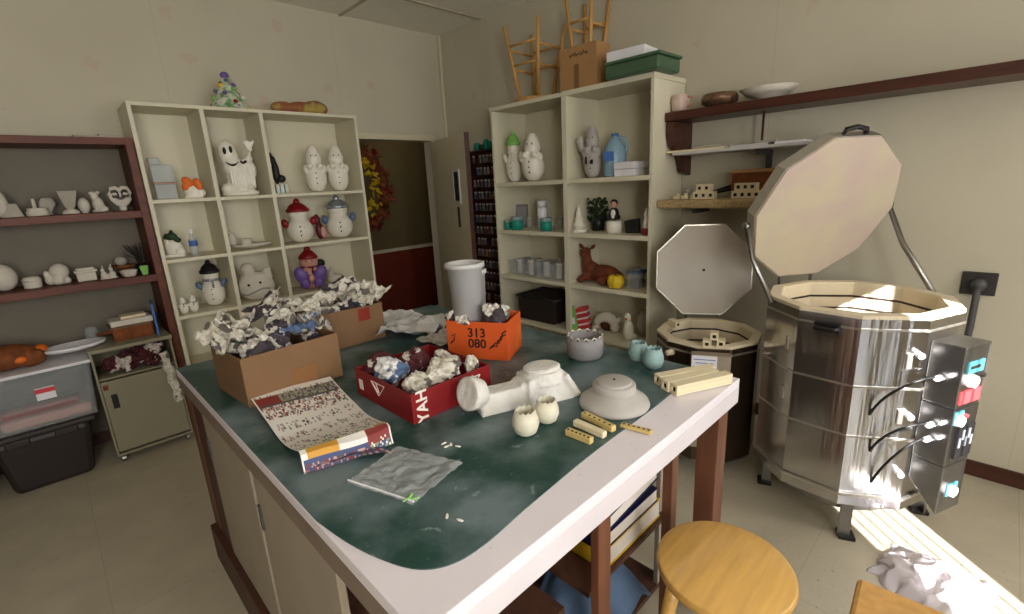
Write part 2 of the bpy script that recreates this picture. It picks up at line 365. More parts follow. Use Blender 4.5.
# hall beyond the doorway
HY = 5.3
b = MB(); b.bx(1.4, 4.6, HY, HY+.1, .84, 2.6); struct('wall_hall', b.build('wall', M['hall']))
b = MB(); b.bx(1.4, 4.6, HY-.01, HY+.1, 0, .82); struct('wall_hall_wainscot', b.build('wall', M['wains']))
b = MB(); b.bx(1.4, 4.6, HY-.025, HY+.1, .81, .85); struct('trim_3', b.build('trim', M['trim'], bev=.004))
b = MB(); b.bx(1.4, 4.6, YB, HY+.1, -.1, 0); struct('floor_hall', b.build('floor', M['floor']))
b = MB(); b.bx(1.4, 4.6, YB+T, HY+.1, 2.6, 2.7); struct('ceiling_hall', b.build('ceiling', M['ceil']))
b = MB(); b.bx(1.3, 1.4, YB+T, HY+.1, 0, 2.7); struct('wall_hall_left', b.build('wall', M['hall']))
b = MB(); b.bx(XR+T, 4.6, YB, YB+T, 0, 2.7); struct('wall_hall_front', b.build('wall', M['hall']))
b = MB(); b.bx(4.6, 4.7, YB, HY+.1, 0, 2.7); struct('wall_hall_right', b.build('wall', M['hall']))
# door leaf standing open
hx, hy = 2.925, 4.02; tipx, tipy = 2.675, 3.2
L_ = math.hypot(tipx-hx, tipy-hy); ang = math.atan2(tipy-hy, tipx-hx)
b = MB(); b.bx(0, L_, -.02, .02, .01, 1.985)
dr = b.build('door', M['trim'], loc=(hx, hy, 0), rz=ang, bev=.002); struct('door_1', dr)
# narrow window with frame, pull plate (local -y faces the camera side)
for s in (-1,):
    x0, x1 = .56, .68
    b = MB(); z0, z1 = 1.43, 1.68
    for q in ((x0-.02, x0, z0-.02, z1+.02), (x1, x1+.02, z0-.02, z1+.02), (x0, x1, z0-.02, z0), (x0, x1, z1, z1+.02)):
        b.bx(q[0], q[1], -.03, -.018, q[2], q[3])
    b.build('window_frame', M['whitep'], dr)
    b = MB(); b.bx(x0, x1, -.024, -.0195, z0, z1); b.build('pane', M['blackp'], dr)
    b = MB(); b.bx(.6, .65, -.026, -.0195, 1.2, 1.38); b.build('door_handle', M['outlet'], dr, bev=.006)
b = MB(); b.bx(L_, L_+.004, -.02, .02, .01, 1.985); b.build('edge_strip', M['dbrown'], dr)
# autumn wreath on the hall wall
wc = Vector((2.76, HY-.06, 1.58))
t = thing('wreath', 'autumn leaf wreath of red and gold on the hall wall beyond the doorway', 'wreath', wc)
b = MB(); b.tube([(0.3*math.cos(a), .0, .42*math.sin(a)) for a in np.linspace(0, 6.283, 40)], .05, 8); b.build('ring', M['rust'], t, smooth=True)
for nm, mm, n in (('leaves', M['rust'], 150), ('red_leaves', M['red'], 60), ('gold_leaves', M['yellow'], 90)):
    b = MB()
    for i in range(n):
        a = random.uniform(0, 6.283); rr = random.uniform(-.09, .09) if nm != 'gold_leaves' else random.uniform(-.2, -.06)
        c = Vector(((.3+rr)*math.cos(a), random.uniform(-.06, -.02), (.42+rr)*math.sin(a)))
        e = Matrix.Rotation(random.uniform(0, 6), 3, 'X') @ Matrix.Rotation(random.uniform(0, 6), 3, 'Y')
        b.ell(c, (.045, .028, .008), 1, e)
    b.build(nm, mm, t)['kind'] = 'stuff'

# ------------------------------------------------------------------ open shelf units
SH = [1.565, 1.19, .815, .445, .08]; TH = .022
LF, RF = 3.70, 2.726            # front planes
def unit_left():
    t = thing('cubby_shelf_unit', 'tall cream laminate cubby unit of three columns left of the doorway', 'shelf unit')
    x0, x1, y1, zt = .527, 1.98, YB-.006, 2.135
    for x in (x0, x1-TH): b = MB(); b.bx(x, x+TH, LF, y1, .0, zt-TH); b.build('side_panel', M['white'], t, bev=.0015)
    b = MB(); b.bx(x0, x1, LF, y1, zt-TH, zt); b.build('top_panel', M['white'], t, bev=.0015)
    for z in SH: b = MB(); b.bx(x0+TH, x1-TH, LF+.003, y1, z-TH, z); b.build('shelf', M['white'], t, bev=.001)
    for x in (.905, 1.262): b = MB(); b.bx(x-.008, x+.018, LF+.001, y1, .08, zt-TH); b.build('divider', M['white'], t, bev=.001)
    b = MB(); b.bx(x0+.005, x1-.005, y1, YB-.001, .0, zt); b.build('back_panel', M['white'], t)
def unit_right():
    t = thing('bookcase', 'tall cream laminate bookcase of two columns beside the small kiln', 'shelf unit')
    y0, y1, x1, zt = 1.53, 2.95, XR-.018, 2.14
    for y in (y0, y1-TH): b = MB(); b.bx(RF, x1, y, y+TH, .0, zt-.03); b.build('side_panel', M['white'], t, bev=.0015)
    b = MB(); b.bx(RF-.01, x1, y0-.005, 2.21, zt-.03, zt); b.build('top_panel', M['white'], t, bev=.0015)
    b = MB(); b.bx(RF-.005, x1, 2.21, y1+.005, zt-.03, zt-.002); b.build('top_panel', M['white'], t, bev=.0015)
    for z in SH: b = MB(); b.bx(RF+.003, x1, y0+TH, y1-TH, z-TH-.008, z); b.build('shelf', M['white'], t, bev=.001)
    b = MB(); b.bx(RF+.001, x1, 2.19, 2.23, .08, zt-.03); b.build('divider', M['white'], t, bev=.001)
    b = MB(); b.bx(x1, XR-.014, y0+.005, y1-.005, .0, zt-.01); b.build('back_panel', M['white'], t)
def unit_brown():
    t = thing('wooden_bookcase', 'red brown wooden bookcase against the wall at the far left', 'shelf unit')
    x0, x1, y0, y1 = -1.3, .522, 3.72, YB-.006
    BZ = [1.93, 1.507, 1.11]
    for x in (x0, x1-.04): b = MB(); b.bx(x, x+.04, y0, y1, 0, 1.93); b.build('side_panel', M['brown'], t, bev=.002)
    b = MB(); b.bx(x0+.04, x1-.04, y0, y1, 1.89, 1.93); b.build('top_panel', M['brown'], t, bev=.002)
    for z in BZ[1:]: b = MB(); b.bx(x0+.04, x1-.04, y0, y1, z-.042, z); b.build('shelf', M['brown'], t, bev=.002)
    b = MB(); b.bx(x0+.02, x1-.02, y1, YB-.001, .0, 1.92); b.build('back_panel', M['backing'], t)
unit_left(); unit_right(); unit_brown()

def spot(l, r, t, bt, z, y=None, x=None):
    """size and place of a thing seen between pixel columns l..r, rows t..bt, standing at height z on plane x or y"""
    c = on((l+r)/2, bt, x=x, y=y); Lp = on(l, (t+bt)/2, x=x, y=y); Rp = on(r, (t+bt)/2, x=x, y=y); Tp = on((l+r)/2, t, x=x, y=y)
    k = abs(Rp.x-Lp.x) if y is not None else abs(Rp.y-Lp.y)
    p = Vector(((Lp.x+Rp.x)/2, y, z)) if y is not None else Vector((x, (Lp.y+Rp.y)/2, z))
    return p, k, Tp.z-z
YL, XRR = 3.85, 2.90
CAMF = -R(20); RFACE = -R(72)

def fitpx(o, l, r, t, bt, ax='x', aspect=1.35):
    """scale a thing standing on its base to the size measured in the photo and slide it along its shelf"""
    V = [v.co.copy() for m in [o]+list(o.children) if m.type == 'MESH' for v in m.data.vertices]
    for m in o.children:
        for c in m.children: V += [v.co.copy() for v in c.data.vertices] if c.type == 'MESH' else []
    V = V[::max(1, len(V)//900)]
    s, z = 1.0, 1.0; rot = Matrix.Rotation(o.rotation_euler.z, 3, 'Z')
    for _ in range(6):
        P = [px(o.location+rot @ Vector((v.x*s, v.y*s, v.z*z))) for v in V]
        x0, x1 = min(p[0] for p in P), max(p[0] for p in P); y0, y1 = min(p[1] for p in P), max(p[1] for p in P)
        s *= (r-l)/(x1-x0); z *= (bt-t)/(y1-y0); z = min(max(z, s/aspect), s*aspect)
        step = .004; q = o.location.copy(); setattr(q, ax, getattr(q, ax)+step)
        d = px(q)[0]-px(o.location)[0]; setattr(o.location, ax, getattr(o.location, ax)+((l+r)/2-(x0+x1)/2)/d*step)
    o.scale = (s, s, z); o.location.z += .0015; return o

# ------------------------------------------------------------------ figurine builders (front = local -y)
def snowman(name, label, loc, W, H, rz, body='marks', hat=None, hatmat=None, arm=None, group=None, nose=True, extra=None, cat='snowman figurine', scarf=None):
    t = thing(name, label, cat, loc, rz, group)
    r = W*.42; hb = .56*H; b = MB()
    b.ell((0, 0, hb*.5), (r, r*.9, hb*.54)); b.ell((0, 0, hb+.09*H), (r*.74, r*.7, .19*H)); b.ell((0, 0, hb*.85), (r*.7, r*.65, .12*H))
    if arm is None:
        for s in (-1, 1): b.ell((s*r*.8, -r*.35, hb*.8), (r*.3, r*.32, .1*H), 2); b.ell((s*r*.45, -r*.75, hb*.9), (r*.3, r*.22, .06*H), 2)
        b.lathe([(r*.6, 0), (r*.5, .07*H), (r*.25, .16*H)], (0, 0, H*.76), 16)
    b.bm.verts.ensure_lookup_table()
    for v in b.bm.verts: v.co.z = max(v.co.z, .001)
    b.build('body', M[body], t, remesh=W*.035, sm=4)
    if hatmat:
        b = MB(); zt = hb+.2*H
        if hat == 'cone':
            b.lathe([(r*.72, 0), (r*.76, .03*H), (r*.6, .1*H), (r*.36, .18*H), (r*.2, .22*H)], (0, 0, zt)); b.ell((0, 0, zt+.25*H*.95), r*.26, 2)
        elif hat == 'top':
            b.lathe([(r*1.0, 0), (r*1.0, .02*H), (r*.6, .03*H), (r*.58, .2*H)], (0, 0, zt))
        else:
            b.lathe([(r*.74, -.07*H), (r*.84, -.065*H), (r*.86, -.01*H), (r*.76, .0), (r*.62, .07*H), (r*.38, .12*H), (r*.15, .14*H)], (0, .03*r, zt), 24); b.ell((0, 0, zt+.16*H), r*.24, 2)
        b.build('hat', M[hatmat], t, smooth=True)
    if arm:
        for s in (-1, 1):
            b = MB(); b.ell((s*r*1.02, -r*.2, hb*(.85 if s > 0 else .8)), (r*.26, r*.3, .11*H), 2, Matrix.Rotation(s*.5, 3, 'Y')); b.build('mitten', M[arm], t, smooth=True)
    if scarf:
        b = MB(); b.tube([(r*.6*math.cos(a), r*.56*math.sin(a), hb) for a in np.linspace(0, 6.283, 18)], .035*H); b.box((r*.2, -r*.8, hb-.08*H), (.18*r, .05*r, .16*H)); b.build('scarf', M[scarf], t, smooth=True)
    for s in (-1, 1):
        b = MB(); b.ell((s*r*.22, -r*.6, hb+.15*H), (r*.06, r*.05, r*.08), 2); b.build('eye', M['ink'], t)
    for q in range(3): b = MB(); b.ell((0, -r*.89+abs(q-1)*.05*r, hb*(.3+.18*q)), (r*.06,)*3, 2); b.build('button', M['ink'], t)
    if nose: b = MB(); b.cyl((0, -r*.55, hb+.11*H), (0, -r*.85, hb+.1*H), r*.08, r*.01, 8); b.build('nose', M['orange' if nose == 'o' else body], t)
    return t
def blob(name, label, cat, loc, rz, parts, group=None, vox=.006):
    """parts: list of (part name, material, [shape...]) ; a shape is ('e', centre, radii) ('c', p0, p1, r0, r1) ('b', centre, size)"""
    single = len(parts) == 1
    t = None if single else thing(name, label, cat, loc, rz, group)
    for pn, mm, shapes in parts:
        b = MB()
        for s in shapes:
            if s[0] == 'e': b.ell(s[1], s[2], 3, s[3] if len(s) > 3 else None)
            elif s[0] == 'c': b.cyl(s[1], s[2], s[3], s[4], 16)
            else: b.box(s[1], s[2])
        for v in b.bm.verts: v.co.z = max(v.co.z, .0)
        use = vox if len(shapes) > 1 else 0
        if single: return tag(b.build(name, M[mm], None, loc, rz, remesh=use, smooth=True), label, cat, group)
        b.build(pn, M[mm], t, remesh=use, smooth=True, sm=3)
    return t

# ---- items in the cream cubby unit
def L(l, r, t, bt, row): return spot(l, r, t, bt, (2.135 if row == 0 else SH[row-1])+.0005, y=YL)
# top
p, wd, h = L(210, 252, 64, 105, 0)
t = thing('ceramic_tree', 'multicoloured ceramic christmas tree on top of the cream cubby unit', 'christmas tree', p)
b = MB(); n = 5; prof = []
for k in range(5): r0 = wd/2*(1-k/5.2); z = h*.82*k/5; prof += [(r0, z), (r0*.82, z+h*.13)]
b.lathe([(wd*.46, 0)]+prof+[(.01, h*.86)], n=14); b.build('branches', M['tree'], t)
b = MB(); b.ell((0, 0, h*.9), .028, 2); b.build('topper', M['purple'], t, smooth=True)
for k in range(16):
    a = k*2.4; zz = h*(.1+.7*k/16); rr = wd/2*(1-zz/h)*1.02
    b = MB(); b.ell((rr*math.cos(a), rr*math.sin(a), zz), .016, 2); b.build('light_bulb', M[['yellow', 'purple', 'red', 'blue', 'lgreen', 'glaze'][k % 6]], t, smooth=True)
p, wd, h = L(270, 328, 98, 112, 0)
blob('folded_cloth', 'rust and ochre cloth animal lying on top of the cream cubby unit', 'cloth', p, 0,
     [('c', 'lizard', [('e', (-.12, 0, .03), (.08, .05, .03)), ('e', (0, 0, .03), (.1, .06, .035)), ('e', (.1, 0, .035), (.09, .06, .04)), ('e', (.02, -.03, .03), (.12, .03, .025)), ('e', (.12, .02, .055), (.05, .03, .025))])])
# row 1
p, wd, h = L(144, 178, 140, 197, 1)
t = thing('storage_bin', 'frosted plastic drawer bins stacked in the upper left cubby', 'storage bin', (p.x-.01, 3.86, p.z))
b = MB(); b.prism([(-.1, -.08), (.1, -.08), (.1, .08), (-.1, .08)], 0, .125); b.build('tray', M['frost'], t, bev=.006)
b = MB(); b.box((0, 0, .13), (.21, .17, .01)); b.build('pink_rim', M['pink'], t, bev=.003)
b = MB(); b.prism([(-.105, -.085), (.105, -.085), (.105, .085), (-.105, .085)], .137, .28); b.build('tray', M['frost'], t, bev=.006)
b = MB(); b.box((-.05, .03, .31), (.1, .1, .06)); b.build('tray', M['frost'], t, bev=.01)
p, wd, h = L(180, 206, 172, 195, 1)
blob('fish_figurine', 'small orange and white fish figurine in the upper left cubby', 'figurine', (p.x, 3.79, p.z), CAMF,
     [('body', 'glaze', [('e', (0, 0, .04), (.07, .03, .04)), ('e', (.05, 0, .03), (.04, .03, .03)), ('b', (0, 0, .008), (.13, .06, .016))]),
      ('fin', 'orange', [('e', (-.03, -.012, .1), (.045, .02, .03), Matrix.Rotation(.5, 3, 'Y')), ('e', (.045, -.01, .08), (.03, .022, .045), Matrix.Rotation(-.4, 3, 'Y')), ('e', (-.05, -.015, .07), (.03, .02, .025))])])
p, wd, h = L(214, 262, 135, 194, 1)
t = thing('ghost_figurine', 'large white ceramic ghost with raised hands in the top middle cubby', 'figurine', (p.x, 3.83, p.z), -R(10))
b = MB(); s = h
b.ell((.02, 0, s*.3), (.115, .08, s*.32)); b.ell((-.05, -.02, s*.68), (.075, .07, s*.24), 3, Matrix.Rotation(-.25, 3, 'Y')); b.ell((-.02, -.01, s*.48), (.09, .07, .07))
b.ell((.0, .0, s*.04), (.15, .08, .035)); b.ell((.1, -.03, s*.42), (.05, .04, .07)); b.ell((-.1, -.02, s*.12), (.05, .05, .04))
b.tube([(.05, -.03, s*.5), (.11, -.06, s*.62), (.12, -.07, s*.76)], [.035, .03, .026])
for k in range(4): b.tube([(.115, -.07, s*.74), (.08+.026*k, -.075, s*(.88+.02*(k % 2)))], .011)
for k in range(9): b.ell((-.06+.022*k, -.07+.003*(k-4)**2*.3, s*.3-.01*(k % 3)), (.009, .014, .07), 2)
for v in b.bm.verts: v.co.z = max(v.co.z, 0)
b.build('body', M['glaze'], t, remesh=.006, sm=2)
for sx, zz in ((-.078, .73), (-.03, .75)): b = MB(); b.ell((sx, -.085, s*zz), (.014, .012, .024), 2); b.build('eye', M['ink'], t, smooth=True)
b = MB(); b.tube([(-.085+.1*k/8, -.093+.0012*(k-4)**2*.6, s*(.5+.0035*(k-4)**2)) for k in range(9)], [.002+.0016*min(k, 8-k) for k in range(9)]); b.build('mouth', M['ink'], t, smooth=True)
b = MB(); b.tube([(.03, -.085, s*.56), (.045, -.095, s*.53), (.075, -.09, s*.56)], .008); b.build('sleeve_gap', M['ink'], t, smooth=True)
blob('witch_doll', 'dark doll half hidden behind the white ceramic ghost', 'doll', (p.x-.155, 3.9, p.z), 0,
     [('body', 'black', [('e', (0, 0, .12), (.035, .04, .12)), ('e', (0, 0, .25), (.035, .04, .045)), ('e', (-.0, -.04, .03), (.04, .05, .03))]), ('hands', 'orange', [('e', (.02, -.05, .13), (.02, .02, .02)), ('e', (.0, -.05, .17), (.015, .015, .015))])])
p, wd, h = L(267, 290, 150, 192, 1)
blob('cat_figurine', 'black figure on a blue and white striped base in the top right cubby', 'figurine', (p.x, 3.84, p.z), CAMF,
     [('body', 'black', [('e', (-.015, 0, .16), (.03, .03, .09)), ('e', (-.03, 0, .25), (.028, .028, .03)), ('e', (.02, -.01, .11), (.035, .03, .03)), ('e', (-.035, 0, .285), (.012, .012, .02))]),
      ('base', 'glaze', [('b', (0, 0, .035), (.12, .08, .07))]),
      ('stripe', 'cyan', [('b', (-.035, -.041, .035), (.014, .004, .066)), ('b', (.0, -.041, .035), (.014, .004, .066)), ('b', (.035, -.041, .035), (.014, .004, .066))])], vox=.004)
for k, (l, r, tt, bb) in enumerate([(303, 329, 145, 192), (326, 350, 145, 191)]):
    p, wd, h = L(l, r, tt, bb, 1)
    snowman('snowman_figurine', ['unpainted white ceramic snowman, left one of the pair in the top right cubby', 'unpainted white ceramic snowman, right one of the pair in the top right cubby'][k], (p.x, 3.86, p.z), wd*.98, h, CAMF, body='glaze', group='unpainted snowmen in the cream cubby unit', nose=True)
# row 2
p, wd, h = L(160, 187, 222, 255, 2)
blob('snowy_house', 'white ceramic house figurine with dark evergreen roof in the left cubby', 'figurine', (p.x, 3.85, p.z), CAMF,
     [('house', 'marks', [('e', (-.01, 0, .07), (.09, .06, .07)), ('e', (-.05, 0, .1), (.04, .05, .06)), ('b', (0, -.01, .012), (.19, .13, .024)), ('e', (.05, -.02, .04), (.05, .05, .04))]),
      ('evergreen', 'green', [('e', (.0, -.02, .16), (.05, .04, .03)), ('e', (-.04, 0, .15), (.04, .04, .035)), ('e', (.045, -.02, .13), (.035, .03, .022)), ('e', (.0, .0, .19), (.02, .02, .02))])])
p, wd, h = L(187, 200, 225, 252, 2)
t = thing('plastic_bottle', 'small clear bottle with blue label beside the white ceramic house', 'bottle', (p.x+.005, 3.8, p.z))
b = MB(); b.lathe([(.032, 0), (.033, .08), (.03, .1), (.014, .125), (.013, .14)], n=20); b.build('bottle_body', M['frost'], t, smooth=True)
b = MB(); b.cyl((0, 0, .14), (0, 0, .165), .014, n=16); b.build('cap', M['knobw'], t)
b = MB(); b.cyl((0, 0, .06), (0, 0, .095), .0335, n=20); b.build('bottle_label', M['bluel'], t, smooth=True)
p, wd, h = L(228, 273, 232, 248, 2)
t = thing('leaf_dish', 'white ceramic leaf dish in the middle cubby above the grey sack', 'dish', (p.x, 3.84, p.z))
b = MB(); b.lathe([(.03, 0), (.12, .02), (.13, .032), (.12, .034), (.03, .014)], n=30)
for v in b.bm.verts: v.co.y *= .55
b.build('dish', M['bisque'], t, smooth=True)
b = MB(); b.lathe([(.02, .012), (.035, .03), (.038, .07), (.034, .07), (.03, .03)], (-.03, 0, 0)); b.build('cup', M['bisque'], t, smooth=True)
b = MB(); b.ell((-.11, .02, .07), (.03, .012, .05), 2); b.build('leaf', M['bisque'], t, smooth=True)
p, wd, h = L(280, 317, 197, 244, 2)
snowman('snowman_figurine', 'round white snowman wearing a dark red pompom hat in the right cubby', (p.x, 3.84, p.z), wd*.95, h, CAMF, hatmat='red', arm='red', scarf=None)
p, wd, h = L(322, 356, 197, 240, 2)
snowman('snowman_figurine', 'round white snowman with silver hat and blue mittens in the right cubby', (p.x, 3.85, p.z), wd*.95, h, CAMF, hat='round', hatmat='silver', arm='blue')
p, wd, h = L(313, 326, 215, 242, 2)
blob('santa_figurine', 'dark red figure between the red hat snowman and the blue mitten snowman', 'figurine', (p.x, 3.93, p.z), 0,
     [('body', 'dred', [('e', (0, 0, .07), (.045, .035, .075)), ('e', (-.01, 0, .16), (.03, .03, .05)), ('e', (-.02, 0, .2), (.02, .02, .02))]), ('face', 'pink', [('e', (.03, -.035, .06), (.035, .02, .05))])])
# row 3
p, wd, h = L(196, 226, 263, 310, 3)
snowman('snowman_figurine', 'white snowman with black hat and slate blue mitten in the lower left cubby', (p.x, 3.87, p.z), wd*.9, h, CAMF, hat='round', hatmat='black', arm='blue', scarf='silver')
for k in range(2):
    p, wd, h = L(178+9*k, 190+9*k, 296-1*k, 313-2*k, 3)
    snowman('twin_snowman_figurine', ['tiny white snowman, left one of the two on the lower left cubby shelf', 'tiny white snowman, right one of the two on the lower left cubby shelf'][k], (p.x, 3.775, p.z), .065, .1, CAMF, body='glaze', group='tiny twin snowmen', scarf='blue')
p, wd, h = L(232, 275, 274, 312, 3)
t = thing('plush_head_pot', 'big grey white ceramic head with pompom hat and black eyes behind the cardboard box', 'figurine', (p.x, 3.81, p.z), CAMF)
b = MB(); H = .33
b.ell((0, 0, .12), (.155, .1, .13)); b.ell((-.045, -.01, .285), (.058, .055, .055)); b.ell((.11, 0, .22), (.035, .03, .06), 3, Matrix.Rotation(-.3, 3, 'Y')); b.ell((.13, 0, .26), (.012, .02, .03)); b.ell((.0, 0, .2), (.12, .08, .06))
for v in b.bm.verts: v.co.z = max(v.co.z, 0)
b.build('head', M['bisque'], t, remesh=.007, sm=3)
for sx, zz in ((-.05, .15), (.045, .165)): b = MB(); b.ell((sx, -.098, zz), (.011, .01, .011), 2); b.build('eye', M['ink'], t, smooth=True)
b = MB(); b.tube([(-.11, -.075, .07), (-.07, -.095, .06), (-.01, -.104, .085), (.06, -.098, .11), (.11, -.075, .1)], .005); b.build('mouth', M['clayg'], t, smooth=True)
p, wd, h = L(290, 326, 248, 292, 3)
t = snowman('elf_figurine', 'elf in a red pointed hat holding purple wings in the lower right cubby', (p.x, 3.84, p.z), wd*.75, h, CAMF, body='pink', hat='cone', hatmat='red', scarf='dred', cat='elf figurine')
for s_ in (-1, 1):
    b = MB(); b.ell((s_*.06, -.075, .12), (.045, .02, .075), 3, Matrix.Rotation(s_*.35, 3, 'Y')); b.ell((s_*.045, -.08, .06), (.035, .02, .045), 2); b.build('wing', M['purple'], t, smooth=True)
b = MB(); b.ell((.0, -.1, .1), (.022, .02, .03), 2); b.build('hands', M['pink'], t, smooth=True)
b = MB(); b.ell((.075, 0, .2), (.035, .03, .035), 2); b.ell((.05, 0, .17), (.03, .02, .02), 2); b.build('mitten', M['black'], t, smooth=True)
p, wd, h = L(318, 345, 273, 292, 3)
blob('shell_dish', 'cream shell shaped dish beside the elf with purple wings', 'dish', (p.x, 3.88, p.z), 0,
     [('d', 'bisque', [('e', (-.02, 0, .04), (.08, .05, .04)), ('e', (-.05, 0, .09), (.025, .03, .05), Matrix.Rotation(.5, 3, 'Y')), ('e', (.05, 0, .03), (.05, .05, .03))])])

# ---- items on the red brown bookcase
def Bn(l, r, t, bt, row): return spot(l, r, t, bt, [1.9305, 1.5075, 1.1105][row], y=YL)
p, wd, h = Bn(72, 120, 131, 136, 0)
t = tag((MB().box((0, 0, .008), (.24, .12, .016)).box((.05, .0, .022), (.1, .08, .012))).build('flat_tray', M['greyb'], None, p, .1, bev=.004), 'flat pale tray lying on top of the red brown bookcase', 'tray')
p, wd, h = Bn(-6, 4, 190, 215, 1)
tag(MB().ell((0, 0, h*.5), (wd*.9, wd*.9, h*.5)).build('ceramic_ball', M['bisque'], None, p, smooth=True), 'round white bisque ball at the left frame edge on the upper brown shelf', 'ball')
p, wd, h = Bn(3, 25, 196, 215, 1)
b = MB(); b.prism([(-.09, 0), (.09, 0), (.05, .11), (-.06, .11)], -.05, .05, Matrix.Rotation(R(90), 4, 'X'))
tag(b.build('slab_pot', M['greyb'], None, p, bev=.005), 'grey tapered slab pot at the left end of the upper brown shelf', 'pot')
p, wd, h = Bn(26, 51, 195, 213, 1)
t = thing('candle_dish', 'low white round dish with a candle on the upper brown shelf', 'candle holder', p)
b = MB(); b.lathe([(.075, 0), (.08, .03), (.07, .032), (.07, .05), (.065, .055)]); b.build('dish', M['bisque'], t, smooth=True, bev=.002)
b = MB(); b.cyl((-.01, 0, .05), (-.01, 0, .12), .015, .012, 14); b.build('candle', M['bisque'], t, smooth=True)
p, wd, h = Bn(40, 56, 189, 210, 1)
b = MB(); b.ell((0, 0, .075), (.06, .02, .06)); b.ell((.03, .01, .09), (.05, .02, .045)); b.box((0, 0, .01), (.07, .06, .02))
tag(b.build('leaf_plate', M['greyb'], None, (p.x+.01, 3.92, p.z), remesh=.007), 'leaf shaped plate standing behind the candle dish', 'plate')
p, wd, h = Bn(55, 81, 188, 212, 1)
t = thing('planter', 'square flared bisque planter on a foot on the upper brown shelf', 'planter', p)
b = MB()
b.lathe([(.05, 0), (.05, .02), (.03, .03), (.05, .05), (.095, .15), (.085, .15), (.04, .055)], n=4)
for v in b.bm.verts: v.co = Matrix.Rotation(R(45), 3, 'Z') @ v.co
b.build('bowl', M['greyb'], t, bev=.004)
b = MB(); b.lathe([(.06, 0), (.06, .012), (.04, .03)], n=20); b.build('foot', M['bisque'], t, smooth=True)
p, wd, h = Bn(76, 92, 191, 210, 1)
tag(MB().ell((0, 0, .06), (.055, .055, .06)).cyl((0, 0, 0), (0, 0, .01), .03).build('round_vase', M['bisque'], None, (p.x+.01, 3.9, p.z), smooth=True), 'round bisque vase between the flared planter and the dog figure', 'vase')
p, wd, h = Bn(87, 109, 182, 211, 1)
blob('dog_figurine', 'bisque sitting dog figure on the upper brown shelf', 'figurine', p, .4,
     [('d', 'bisque', [('e', (0, 0, .06), (.055, .05, .065)), ('e', (-.02, 0, .13), (.035, .04, .04)), ('e', (-.045, -.01, .155), (.03, .02, .015)), ('e', (.02, 0, .16), (.02, .02, .014)), ('e', (-.04, -.03, .03), (.022, .03, .03)), ('e', (.045, -.02, .025), (.03, .04, .025)), ('e', (0, 0, .01), (.075, .055, .012))])])
p, wd, h = Bn(106, 136, 182, 210, 1)
t = thing('heart_face', 'bisque smiling heart face on a small foot on the upper brown shelf', 'figurine', p, -.1)
b = MB(); a = [(.0, .165), (.03, .185), (.075, .178), (.092, .14), (.08, .095), (.045, .06), (0, .04), (-.045, .06), (-.08, .095), (-.092, .14), (-.075, .178), (-.03, .185)]
b.tube([(x, 0, z) for x, z in a+[a[0]]], .016, 10); b.ell((0, 0, .02), (.035, .03, .025))
for sx in (-.045, .045): b.ell((sx, .0, .135), (.026, .012, .012))
b.tube([(-.06, 0, .1), (-.03, 0, .082), (0, 0, .077), (.03, 0, .082), (.06, 0, .1)], .012); b.tube([(0, 0, .165), (0, 0, .11)], .011)
for v in b.bm.verts: v.co.z = max(v.co.z, 0)
b.build('face', M['bisque'], t, remesh=.005, sm=3)
b = MB(); b.tube([(x, -.013, z) for x, z in ((-.045, .107), (-.02, .096), (0, .094), (.02, .096), (.045, .107))], .004); b.build('lips', M['clayg'], t, smooth=True)
# lower brown shelf
p, wd, h = Bn(-14, 17, 260, 289, 2)
b = MB(); b.ell((0, 0, h*.5), (wd*.48, wd*.45, h*.5)); tag(b.build('ceramic_egg', M['bisque'], None, (p.x, p.y, p.z), smooth=True), 'large white bisque egg at the left end of the lower brown shelf', 'egg')
p, wd, h = Bn(21, 43, 272, 286, 2)
t = thing('lidded_jar', 'low round bisque jar with ribbed lid beside the large egg', 'jar', p)
b = MB(); b.lathe([(.062, 0), (.066, .045), (.06, .05)]); b.build('jar_body', M['bisque'], t, smooth=True, bev=.002)
b = MB(); b.lathe([(.066, .05), (.07, .058), (.06, .07), (.055, .078), (.02, .084)]); b.build('lid', M['bisque'], t, smooth=True)
p, wd, h = Bn(42, 73, 261, 284, 2)
blob('ball_planter', 'bisque turtle shaped piece with a round ball body on the lower brown shelf', 'figurine', p, 0,
     [('d', 'bisque', [('e', (.02, 0, .085), (.07, .065, .055)), ('e', (-.05, 0, .035), (.04, .04, .035)), ('e', (.0, -.02, .03), (.05, .05, .035)), ('e', (-.07, 0, .07), (.02, .02, .03)), ('e', (.05, 0, .02), (.04, .04, .025))])])
p, wd, h = Bn(72, 99, 263, 280, 2)
t = thing('treasure_box', 'rectangular bisque box with overhanging lid on the lower brown shelf', 'box', p)
b = MB(); b.prism([(-.07, -.045), (.07, -.045), (.07, .045), (-.07, .045)], 0, .06); b.build('box_body', M['bisque'], t, bev=.01)
b = MB(); b.box((0, 0, .068), (.165, .105, .016)); b.box((0, 0, .084), (.13, .08, .016)); b.build('lid', M['bisque'], t, bev=.004)
p, wd, h = Bn(100, 119, 261, 276, 2)
blob('rabbit_figurine', 'pair of small bisque rabbits on the lower brown shelf', 'figurine', (p.x, 3.8, p.z), 0,
     [('d', 'bisque', [('e', (-.035, 0, .03), (.03, .03, .03)), ('e', (-.04, -.01, .07), (.018, .02, .02)), ('e', (.03, 0, .03), (.03, .03, .032)), ('e', (.025, -.01, .075), (.018, .018, .02)), ('e', (-.035, 0, .095), (.006, .006, .018)), ('e', (.03, 0, .1), (.006, .006, .018)), ('e', (0, 0, .006), (.075, .04, .01))])], vox=.004)
p, wd, h = Bn(118, 138, 265, 275, 2)
b = MB(); b.lathe([(.05, 0), (.07, .03), (.075, .045), (.068, .045), (.045, .01)], n=8); tag(b.build('low_dish', M['bisque'], None, (p.x, 3.79, p.z), bev=.003), 'low octagonal white dish beside the lime green cup', 'dish')
